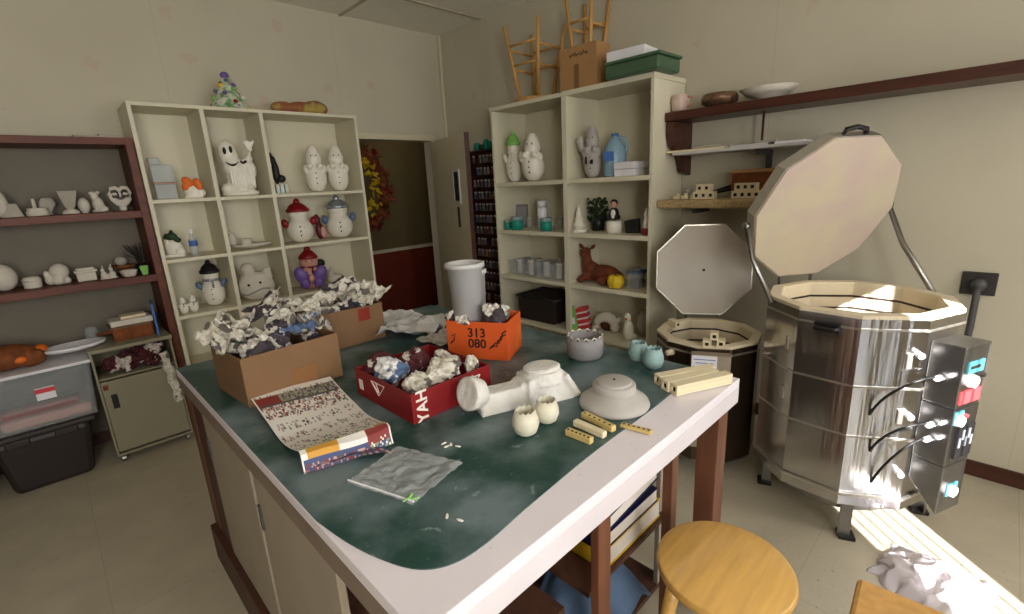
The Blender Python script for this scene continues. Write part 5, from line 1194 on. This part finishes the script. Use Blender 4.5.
rr = .068; b = MB(); b.lathe([(rr*.9, 0), (rr, .012), (rr*1.03, .05), (rr, .083), (rr*.9, .083), (rr*.92, .04), (rr*.85, .012)], n=26, zig=((3, 4), .007)); b.build('pot_body', M['clayg'], t, smooth=True)
b = MB(); b.tube([(rr*.95*math.cos(a), rr*.95*math.sin(a), .0835+.007*(1 if i % 2 == 0 else -1)) for i, a in enumerate([2*math.pi*k/26 for k in range(27)])], .0024, 6); b.build('rim', M['glaze'], t, smooth=True)

# cream kiln posts on the table corner
pa, pb = T(681, 396), T(733, 384); dirp = (pb-pa); angp = math.atan2(dirp.y, dirp.x)
def long_post(label, c, rz, s, l, z, grp):
    t = thing('kiln_post', label, 'kiln post', (c[0], c[1], z), rz, grp); th = s*.26
    b = MB(); b.bx(-l/2, l/2, -s/2, s/2, 0, th); b.bx(-l/2, l/2, -s/2, s/2, s-th, s); b.bx(-l/2, l/2, -s/2, -s/2+th, th, s-th); b.bx(-l/2, l/2, s/2-th, s/2, th, s-th)
    b.build('post_body', M['post'], t, bev=.0015); MB().bx(-l/2+.006, l/2-.006, -s/2+th, s/2-th, th, s-th).build('bore', M['hole'], t)
nrm = Vector((-math.sin(angp), math.cos(angp), 0)); mid = (pa+pb)/2+Vector((-.006, .004, 0))
long_post('long square cream kiln post nearest the white table edge', (mid+nrm*.018), angp, .034, .215, ZT, 'long kiln posts on the table corner')
long_post('long square cream kiln post in the middle of the three on the table corner', (mid+nrm*.056-dirp*.06), angp+.03, .034, .205, ZT, 'long kiln posts on the table corner')
long_post('long square cream kiln post farthest from the white table edge', (mid+nrm*.095-dirp*.0), angp-.05, .034, .215, ZT, 'long kiln posts on the table corner')
for k, (x0_, y0_, x1_, y1_) in enumerate([(567, 434, 592, 444), (575, 425, 605, 438), (583, 417, 614, 432), (621, 426, 652, 434)]):
    a_, b_ = T(x0_, y0_), T(x1_, y1_); d = b_-a_; zz = ZT if k < 3 else ZT
    t = thing('small_kiln_post', ['small gold toned kiln post nearest the viewer on the mat', 'small cream kiln post in the middle of the three side by side', 'small kiln post farthest back of the three side by side', 'small flat perforated kiln post lying alone at the mat edge'][k], 'kiln post', ((a_.x+b_.x)/2, (a_.y+b_.y)/2, zz), math.atan2(d.y, d.x), 'small kiln posts on the mat')
    l = d.length; hh = .018 if k < 3 else .009
    MB().bx(-l/2, l/2, -.0095, .0095, 0, hh).build('post_body', M['postg' if k != 1 else 'post'], t, bev=.003)
    for j in range(6): MB().cyl((-l*.4+l*.16*j, -.0005 if k == 3 else -.004, hh-.001), (-l*.4+l*.16*j, -.0005 if k == 3 else -.004, hh+.0006), .0034, n=8).build('perforation', M['hole'], t) if k != 1 else None

# ------------------------------------------------------------------ kilns
def deca(r, a0, n=10): return [(r*math.cos(a0+2*math.pi*i/n), r*math.sin(a0+2*math.pi*i/n)) for i in range(n)]
def ring_prism(b, ro, ri, z0, z1, a0, n=10):
    P, Q = deca(ro, a0, n), deca(ri, a0, n)
    o0 = [b.bm.verts.new((*p, z0)) for p in P]; o1 = [b.bm.verts.new((*p, z1)) for p in P]; i0 = [b.bm.verts.new((*p, z0)) for p in Q]; i1 = [b.bm.verts.new((*p, z1)) for p in Q]
    for k in range(n):
        j = (k+1) % n
        for f in ((o0[k], o0[j], o1[j], o1[k]), (o1[k], o1[j], i1[j], i1[k]), (i1[k], i1[j], i0[j], i0[k]), (i0[k], i0[j], o0[j], o0[k])): b.bm.faces.new(f)
KC, KR, KA, KT = Vector((2.493, .394, 0)), .355, R(13), 1.0
k1 = thing('kiln', 'large ten sided polished steel kiln with its lid raised', 'kiln', KC)
for z0, z1 in ((.235, .50), (.50, .715), (.715, .990)):
    b = MB(); ring_prism(b, KR, KR-.012, z0+.001, z1-.001, KA); b.build('steel_jacket', M['steel'], k1)
b = MB(); ring_prism(b, KR-.0125, .300, .2, KT, KA); b.build('fire_brick_wall', M['brick'], k1, bev=.004)
b = MB(); ring_prism(b, KR-.002, .302, KT-.012, KT+.004, KA); b.build('brick_rim', M['brick'], k1, bev=.003)
for z in (.93, .87, .80): b = MB(); ring_prism(b, .3015, .2985, z, z+.01, KA); b.build('heating_element', M['brickgroove'], k1)
b = MB(); b.prism(deca(KR-.013, KA), .185, .2); b.build('kiln_floor', M['steel2'], k1)
for z, hh in ((.945, .008), (.711, .008), (.496, .008)): b = MB(); ring_prism(b, KR+.004, KR, z, z+hh, KA); b.build('band', M['band'], k1)
b = MB(); ring_prism(b, KR+.006, KR-.012, .185, .235, KA); b.build('base_band', M['steel'], k1, bev=.002)
b = MB(); ring_prism(b, KR+.012, KR+.002, .231, .243, KA); b.build('band', M['band'], k1)
for lx, ly in ((2.208, .268), (2.383, .674), (2.626, .07), (2.80, .52)):
    v = Vector((lx, ly, 0))-KC; a = math.atan2(v.y, v.x); mx = Matrix.Translation(v) @ Matrix.Rotation(a, 4, 'Z')
    b = MB(); b.box((.0, -.02, .1), (.006, .045, .18), mx=mx); b.box((-.018, .0, .1), (.04, .006, .18), mx=mx); l_ = b.build('leg', M['steel2'], k1)
    b = MB(); b.box((-.01, -.008, .008), (.06, .06, .016), mx=mx); b.build('foot', M['blackp'], l_)
b = MB(); b.lathe([(.15, .1), (.25, .1), (.25, .185), (.15, .185)], n=24); b.build('stand', M['steel2'], k1)
# latch handle on the upper jacket
fa = KA+R(5*36+18)-R(36); n0 = Vector((math.cos(fa), math.sin(fa), 0)); 
def facet(k, off=0.0, out=0.0, z=0):
    """a frame on side k of the ten: x out, y along the side"""
    a = KA+R(36*k+18); ap = KR*math.cos(R(18)); n_ = Vector((math.cos(a), math.sin(a), 0)); t_ = Vector((-math.sin(a), math.cos(a), 0))
    return Matrix.Translation(n_*(ap+out)+t_*off+Vector((0, 0, z))) @ Matrix.Rotation(a, 4, 'Z')
mx = facet(4, .0, 0, .94)
b = MB(); b.box((.012, 0, 0), (.02, .09, .035), mx=mx); b.tube([mx @ Vector((.01, -.04, 0)), mx @ Vector((.045, -.035, 0)), mx @ Vector((.045, .035, 0)), mx @ Vector((.01, .04, 0))], .008); b.build('latch_handle', M['blackp'], k1, bev=.003)
for kk in (3, 5):
    for z in (.60, .83): b = MB(); mx = facet(kk, .06, 0, z); b.box((.004, 0, 0), (.008, .02, .06), mx=mx); b.build('clasp', M['band'], k1, bev=.002)
for z in (.86, .61, .36): b = MB(); mx = facet(5, .085, 0, z); b.cyl(mx @ Vector((0, 0, 0)), mx @ Vector((.03, 0, 0)), .012, n=14); b.build('peephole_plug', M['knobw'], k1)
# control boxes on side 6, one above another
panel = []
for k, (z0, z1) in enumerate([(.672, .912), (.436, .668), (.225, .432)]):
    mx = facet(6, .0, 0, 0); b = MB()
    b.box((.055, -.01, (z0+z1)/2), (.106, .155 if k < 2 else .15, z1-z0), mx=mx)
    if k == 2:
        for v in b.bm.verts:
            l_ = mx.inverted() @ v.co
            if l_.z < z0+.01 and l_.x < .06: v.co.z += .11
    panel.append(b.build('control_box', M['steel2'] if k else M['steel2'], k1, bev=.003))
mx = facet(6, -.012, .1085, 0)
def on_panel(name, shape, m, par): b = MB(); shape(b); b.build(name, M[m], par)
on_panel('rim_strip', lambda b: b.box((0, .07, .79), (.006, .006, .23), mx=mx), 'band', panel[0])
on_panel('display', lambda b: b.box((.001, .0, .83), (.004, .1, .045), mx=mx), 'cyan', panel[0])
on_panel('display_text', lambda b: b.box((.0032, -.005, .83), (.002, .06, .012), mx=mx), 'ink', panel[0])
on_panel('dial', lambda b: b.cyl(mx @ Vector((0, -.01, .775)), mx @ Vector((.016, -.01, .775)), .026, .022, 20), 'knobw', panel[0])
on_panel('red_sticker', lambda b: b.box((.002, .0, .715), (.004, .125, .05), mx=mx), 'redlab', panel[0])
on_panel('indicator', lambda b: b.cyl(mx @ Vector((0, .05, .79)), mx @ Vector((.012, .05, .79)), .008, n=12), 'ink', panel[0])
on_panel('dial', lambda b: b.cyl(mx @ Vector((0, -.045, .625)), mx @ Vector((.016, -.045, .625)), .024, .02, 20), 'knobw', panel[1])
on_panel('dial_plate', lambda b: b.box((.001, -.045, .635), (.004, .055, .05), mx=mx), 'cyan', panel[1])
on_panel('indicator', lambda b: b.cyl(mx @ Vector((0, -.01, .64)), mx @ Vector((.012, -.01, .64)), .007, n=12), 'redlab', panel[1])
on_panel('kiln_sitter_plate', lambda b: b.box((.004, .012, .53), (.008, .1, .13), mx=mx), 'blackp', panel[1])
on_panel('plate_lines', lambda b: [b.box((.009, .012+.018*q, .53+.03*(q % 2)), (.002, .012, .04), mx=mx) for q in (-2, -1, 0, 1, 2)], 'silver', panel[1])
on_panel('dial', lambda b: b.cyl(mx @ Vector((0, .0, .315)), mx @ Vector((.016, .0, .315)), .025, .021, 20), 'knobw', panel[2])
on_panel('dial_plate', lambda b: b.box((.001, .005, .32), (.004, .065, .05), mx=mx), 'cyan', panel[2])
for k, (za, zb, zc) in enumerate([(.78, .66, .60), (.59, .50, .44), (.53, .40, .30)]):
    m6, m5 = facet(6, .01, .05, 0), facet(5, -.06+.02*k, .03, 0)
    b = MB(); q0, q3 = m6 @ Vector((0, -.09, za)), m5 @ Vector((-.03, .02, zc)); q1, q2 = q0+Vector((-.08, .05, .02)), q3+Vector((-.05, -.03, .12)); b.tube([q0*(1-w_)**3+q1*3*w_*(1-w_)**2+q2*3*w_**2*(1-w_)+q3*w_**3 for w_ in [i/14 for i in range(15)]], .005); b.build('cable', M['blackp'], k1, smooth=True)
    b = MB(); b.cyl(m6 @ Vector((0, -.092, za)), m6 @ Vector((0, -.125, za)), .011, n=12); b.cyl(m6 @ Vector((.03, -.096, za+.02)), m6 @ Vector((.03, -.112, za+.02)), .008, n=12); b.build('cable_gland', M['knobw'], k1)
# hinge plate and lid
def lid(kc, kt, ph, th, r, rr, thick, m, a0, par, lift=.025, handle=True, n=10, arms=True, hole=False, armc=.36):
    d = Vector((math.cos(ph), math.sin(ph), 0)); t_ = Vector((-math.sin(ph), math.cos(ph), 0))
    hinge = d*r+Vector((0, 0, kt+lift)); u = -d*math.cos(th)+Vector((0, 0, 1))*math.sin(th); nn = u.cross(t_)
    if nn.dot(-d) < 0: nn = -nn          # inner face normal points over the kiln
    c = hinge+u*r
    X_, Y_ = u, nn.cross(u)
    mx = Matrix.Translation(c) @ Matrix((X_, Y_, nn)).transposed().to_4x4()
    b = MB(); b.prism(deca(rr-.006, a0, n), -thick+.006, .0, mx=mx); l = b.build('lid', M[m], par, bev=.004)
    b = MB(); P = deca(rr, a0, n); ring = MB(); ring_prism(ring, rr, rr-.0055, -thick, -.006, a0, n); bmesh.ops.transform(ring.bm, matrix=mx, verts=ring.bm.verts); ring.build('lid_band', M['band'], l)
    b.prism(deca(rr-.004, a0, n), -thick-.003, -thick+.004, mx=mx); b.build('lid_cover', M['steel2'], l)
    if handle:
        b = MB(); hx_ = rr*math.cos(math.pi/n)
        b.tube([mx @ Vector((hx_-.004, -.055, -thick*.5)), mx @ Vector((hx_+.02, -.05, -thick*.5)), mx @ Vector((hx_+.03, 0, -thick*.5)), mx @ Vector((hx_+.02, .05, -thick*.5)), mx @ Vector((hx_-.004, .055, -thick*.5))], .011); b.build('lid_handle', M['blackp'], l, smooth=True)
    if hole: b = MB(); b.cyl(mx @ Vector((0, 0, -.004)), mx @ Vector((0, 0, .002)), .008, n=12); b.build('vent_hole', M['hole'], l)
    if arms:
        for s_ in (-1, 1):
            p0 = mx @ Vector((-.06 if s_*Y_.dot(t_)*t_.y > 0 else .0, s_*(rr+.006), -thick*.5)); p2 = t_*s_*(r*.96)+d*(.10 if s_*t_.y > 0 else -.06)+Vector((0, 0, kt-.02)); p1 = p0.lerp(p2, .45)+d*.03
            b = MB(); b.tube([p0, p1, p2], .012, 6); b.cyl(p0-t_*.01, p0+t_*.01, .018, n=12); b.build('support_arm', M['steel2'], par, smooth=True)
    for s_ in (-.09, .09):
        b = MB(); b.tube([d*(r+.012)+t_*s_+Vector((0, 0, kt-.16)), d*(r+.014)+t_*s_+Vector((0, 0, kt+lift)), mx @ Vector((-rr*.7, s_*(1 if Y_.dot(t_) > 0 else -1), -thick-.01))], .008, 6); b.build('hinge', M['steel2'], par)
    return mx
lid(KC, KT, .971, 1.1815, KR, .366, .062, 'lidface', R(18), k1, lift=.024)
# plug and cord on the wall
t = thing('power_outlet', 'dark square wall outlet with a heavy grey plug and cord', 'power outlet', (XR-.001, .03, .985))
MB().bx(-.012, 0, -.062, .062, -.055, .055).build('wall_plate', M['outlet'], t, bev=.004)
b = MB(); b.cyl((-.012, .0, .0), (-.05, .0, -.006), .032, .028, 18); b.build('plug', M['plug'], t, smooth=True)
b = MB(); b.tube([(-.045, 0, -.01), (-.055, 0, -.06), (-.06, .0, -.2), (-.08, .01, -.5), (-.16, .04, -.66), (-.26, .06, -.60)], .014, 10); b.build('cord', M['plug'], t, smooth=True)

# small kiln
SC, SR, ST = Vector((2.473, 1.033, 0)), .265, .725; SA = R(12)
k2 = thing('kiln', 'small brown dark jacketed kiln with open lid between the table and the bookcase', 'kiln', SC)
M['bronze'] = mat('bronze_steel', (96, 80, 66), .3, .9, var=.1)
b = MB(); ring_prism(b, SR, SR-.012, .09, ST-.012, SA); b.build('steel_jacket', M['bronze'], k2)
b = MB(); ring_prism(b, SR-.0125, .218, .09, ST, SA); b.build('fire_brick_wall', M['brick'], k2, bev=.004)
b = MB(); ring_prism(b, SR+.002, .22, ST-.014, ST+.003, SA); b.build('brick_rim', M['brick'], k2, bev=.003)
b = MB(); ring_prism(b, SR+.003, SR, ST-.05, ST-.04, SA); b.build('band', M['band'], k2)
for z in (.67, .6, .53): b = MB(); ring_prism(b, .2195, .2165, z, z+.01, SA); b.build('heating_element', M['brickgroove'], k2)
b = MB(); b.prism(deca(SR-.014, SA), .07, .09); b.build('kiln_floor', M['steel2'], k2)
for k in range(4):
    a = R(30+90*k); b = MB(); b.cyl((.2*math.cos(a), .2*math.sin(a), 0), (.2*math.cos(a), .2*math.sin(a), .07), .016, n=12); b.build('leg', M['plug'], k2)
sa = math.atan2(-.985, -2.47)
def sm(a, r, z): return Vector((r*math.cos(a), r*math.sin(a), z))
mxs = Matrix.Rotation(sa+.08, 4, 'Z') @ Matrix.Translation((SR*.985, 0, 0))
b = MB(); b.box((.03, 0, .45), (.06, .18, .5), mx=mxs); cb = b.build('control_box', M['panelgrey'], k2, bev=.004)
MB().box((.0635, -.03, .64), (.004, .115, .12), mx=mxs).build('instruction_sheet', M['knobw'], cb)
for q in range(5): MB().box((.066, -.03, .68-.018*q), (.001, .1-.02*(q % 2), .004), mx=mxs).build('print_line', M['bluel'], cb)
b = MB(); b.cyl(mxs @ Vector((.06, -.03, .40)), mxs @ Vector((.085, -.03, .40)), .018, n=16); b.build('dial', M['blackp'], cb)
a_ = sa-R(40); b = MB(); b.cyl(sm(a_, SR*.95, .66), sm(a_, SR+.03, .66), .018, .014, 16); b.build('peephole_plug', M['brick'], k2, smooth=True)
lid(SC, ST, R(31), R(96), SR*.97, .285, .05, 'lidwhite', R(22.5), k2, lift=.03, handle=False, n=8, arms=False, hole=True)
# small posts on the small kiln rim
for k, (px_, py_, zz) in enumerate([(707, 350, 0), (721, 350, 0), (714, 350, 1)]):
    p = on(px_, py_-2, z=ST); post_block(['square cream kiln post at the left on the small kiln rim', 'square cream kiln post at the right on the small kiln rim', 'square cream kiln post balanced on the pair on the small kiln rim'][k], p.x+.012, p.y+.006, ST+.0035+.0385*zz, .038, .05, R(20), 'square posts on the small kiln rim')
p = on(672, 327, z=ST); post_block('flat cream kiln post lying on the left rim of the small kiln', p.x+.012, p.y-.008, ST+.0035, .036, .075, R(60), 'square posts on the small kiln rim')

# ------------------------------------------------------------------ stools at the front
sx_, sy_, sz_, sr_ = .992, .345, .655, .154
t = thing('wooden_stool', 'round golden pine stool in the foreground by the table', 'stool', (sx_, sy_, 0))
b = MB(); b.lathe([(sr_*.9, sz_-.03), (sr_*.98, sz_-.026), (sr_, sz_-.014), (sr_*.985, sz_-.003), (sr_*.95, sz_)], n=64); b.build('seat', M['pine'], t, smooth=True, bev=.001)
P = []
for k in range(4):
    a = R(20+90*k); p0 = Vector((.1*math.cos(a), .1*math.sin(a), sz_-.028)); p1 = Vector((.185*math.cos(a), .185*math.sin(a), 0)); P.append((p0, p1))
    b = MB(); b.cyl(p1, p0, .014, .018, 16); b.build('leg', M['pine'], t, smooth=True)
for f in (.4, .68):
    for k in range(4):
        b = MB(); b.cyl(P[k][0].lerp(P[k][1], f+.06*(k % 2)), P[(k+1) % 4][0].lerp(P[(k+1) % 4][1], f+.06*(k % 2)), .0095, n=12); b.build('rung', M['pine'], t, smooth=True)
# second stool, square seat, mostly outside the frame
z2 = .46; c0 = on(859, 577, z=z2); e1 = (on(838, 614, z=z2)-c0).normalized(); e2 = (on(905, 612, z=z2)-c0).normalized()
bis = (e1+e2).normalized(); a2 = math.atan2(bis.y, bis.x); half = .15; a2 = math.atan2(e1.y, e1.x)+R(8); half = .16; ctr = c0+Vector((math.cos(a2), math.sin(a2), 0))*half*.98+Vector((-math.sin(a2), math.cos(a2), 0))*half*.98
t = thing('wooden_stool', 'wooden stool with a square tan seat at the bottom right corner', 'stool', (ctr.x, ctr.y, 0), a2)
b = MB(); b.bx(-half, half, -half, half, z2-.03, z2); b.build('seat', M['pine2'], t, bev=.012)
for sx in (-1, 1):
    for sy in (-1, 1): b = MB(); b.cyl((sx*.15, sy*.15, 0), (sx*.11, sy*.11, z2-.03), .015, .017, 14); b.build('leg', M['pine2'], t, smooth=True)
for s_ in (-1, 1): MB().bx(-.125, .125, s_*.125-.01, s_*.125+.01, .2, .225).build('rung', M['pine2'], t); MB().bx(s_*.125-.01, s_*.125+.01, -.125, .125, .25, .275).build('rung', M['pine2'], t)
# clear plastic sheet on the floor in the sun
g0 = [on(866, 572, z=0), on(896, 545, z=0), on(1004, 590, z=0), on(960, 645, z=0)]
def ps(u, v):
    p = g0[0].lerp(g0[3], u).lerp(g0[1].lerp(g0[2], u), v); e = math.sin(math.pi*u)*math.sin(math.pi*v)
    w1 = noise.noise(Vector((u*3+2, v*3, 4))); w2 = 1-2*abs(noise.noise(Vector((u*5, v*5, 9))))
    return Vector((p.x+.03*noise.noise(Vector((u*6, v*6, 0))), p.y+.03*noise.noise(Vector((u*6, v*6, 7))), .003+e**.8*(.05+.05*w1+.03*w2)))
b = MB(); b.grid(ps, 60, 50); tag(b.build('plastic_bag', M['sheet'], None, smooth=True, solid=.001), 'crumpled clear plastic bag on the floor in the sunlight by the big kiln', 'plastic bag')

# ------------------------------------------------------------------ sizes measured in the photo, applied on each thing's own shelf
MEASURED = [('grey tapered slab pot', 2, 25, 196, 214, 'x'), ('low white round dish with a candle', 25, 50, 195, 213, 'x'), ('leaf shaped plate', 38, 56, 191, 210, 'x'), ('square flared bisque planter', 55, 81, 188, 212, 'x'),
 ('round bisque vase between', 77, 91, 192, 210, 'x'), ('bisque sitting dog', 88, 109, 182, 210, 'x'), ('bisque smiling heart face', 107, 132, 182, 209, 'x'), ('large white bisque egg', -14, 18, 262, 289, 'x'),
 ('low round bisque jar with ribbed', 21, 43, 273, 286, 'x'), ('bisque turtle', 43, 72, 261, 284, 'x'), ('rectangular bisque box', 73, 98, 263, 281, 'x'), ('pair of small bisque rabbits', 100, 119, 261, 277, 'x'),
 ('low octagonal white dish', 119, 138, 266, 275, 'x'), ('copper stand', 110, 136, 249, 268, 'x'), ('small lime green cup', 139, 149, 264, 274, 'x'), ('dark dried twigs', 122, 147, 238, 268, 'x'),
 ('multicoloured ceramic christmas', 209, 252, 63, 105, 'x'), ('rust and ochre cloth', 270, 328, 97, 113, 'x'), ('frosted plastic drawer bins', 146, 179, 142, 196, 'x'), ('small orange and white fish', 181, 206, 172, 196, 'x'),
 ('large white ceramic ghost', 217, 260, 137, 194, 'x'), ('dark doll half hidden', 209, 220, 148, 197, 'x'), ('black figure on a blue', 268, 289, 150, 192, 'x'), ('unpainted white ceramic snowman, left', 303, 327, 145, 192, 'x'),
 ('unpainted white ceramic snowman, right', 326, 349, 145, 191, 'x'), ('white ceramic house figurine', 163, 188, 222, 256, 'x'), ('small clear bottle with blue', 188, 200, 226, 255, 'x'), ('white ceramic leaf dish', 227, 272, 232, 248, 'x'),
 ('round white snowman wearing a dark red', 281, 317, 200, 244, 'x'), ('round white snowman with silver', 321, 356, 197, 240, 'x'), ('dark red figure between', 314, 327, 215, 240, 'x'), ('white snowman with black hat', 195, 227, 264, 310, 'x'),
 ('tiny white snowman, left', 178, 189, 296, 313, 'x'), ('tiny white snowman, right', 188, 199, 295, 312, 'x'), ('big grey white ceramic head', 237, 275, 275, 312, 'x'), ('elf in a red pointed hat', 294, 327, 248, 291, 'x'), ('cream shell shaped dish', 327, 346, 275, 292, 'x'),
 ('white snow figure with light green', 503, 523, 122, 181, 'y'), ('plain white snow figure', 519, 545, 134, 182, 'y'), ('frosted white globe', 527, 538, 124, 178, 'y'), ('grey white figure raising', 576, 602, 120, 172, 'y'), ('pale blue translucent gallon', 603, 629, 127, 171, 'y'),
 ('small teal lidded jar at', 504, 511, 219, 231, 'y'), ('wide teal lidded jar', 511, 523, 217, 231, 'y'), ('teal lidded jar in front', 540, 552, 218, 232, 'y'), ('small grey picture frame', 516, 528, 205, 229, 'y'), ('tall white bottle standing', 537, 548, 200, 229, 'y'),
 ('small white bisque tree', 571, 587, 204, 232, 'y'), ('bushy dark green', 587, 609, 197, 231, 'y'), ('dark haired figurine', 606, 622, 198, 232, 'y'), ('black slanted box', 624, 641, 216, 233, 'y'), ('white santa figurine', 641, 651, 206, 234, 'y'),
 ('reddish brown ceramic deer', 576, 624, 243, 286, 'y'), ('small yellow ceramic pumpkin', 607, 624, 272, 288, 'y'), ('clear bin with blue lid', 626, 649, 255, 286, 'y'), ('white arched conch', 592, 621, 309, 341, 'y'), ('small white bird figure', 623, 637, 313, 342, 'y'),
 ('red and white striped parcel', 575, 592, 306, 334, 'y'), ('grey beige vase', 637, 650, 302, 342, 'y'), ('green and white leafy packet', 567, 579, 312, 338, 'y'),
 ('pink and white flowered mug', 671, 693, 92, 112, 'y'), ('dark bronze woven bowl', 701, 739, 88, 106, 'y'), ('wide shallow white bowl', 739, 800, 78, 98, 'y')]
tops = [o for o in bpy.context.scene.objects if o.parent is None and o.get('label')]
for lab, l, r, t_, bt, ax in MEASURED:
    for o in tops:
        if o['label'].startswith(lab): fitpx(o, l, r, t_, bt, ax)
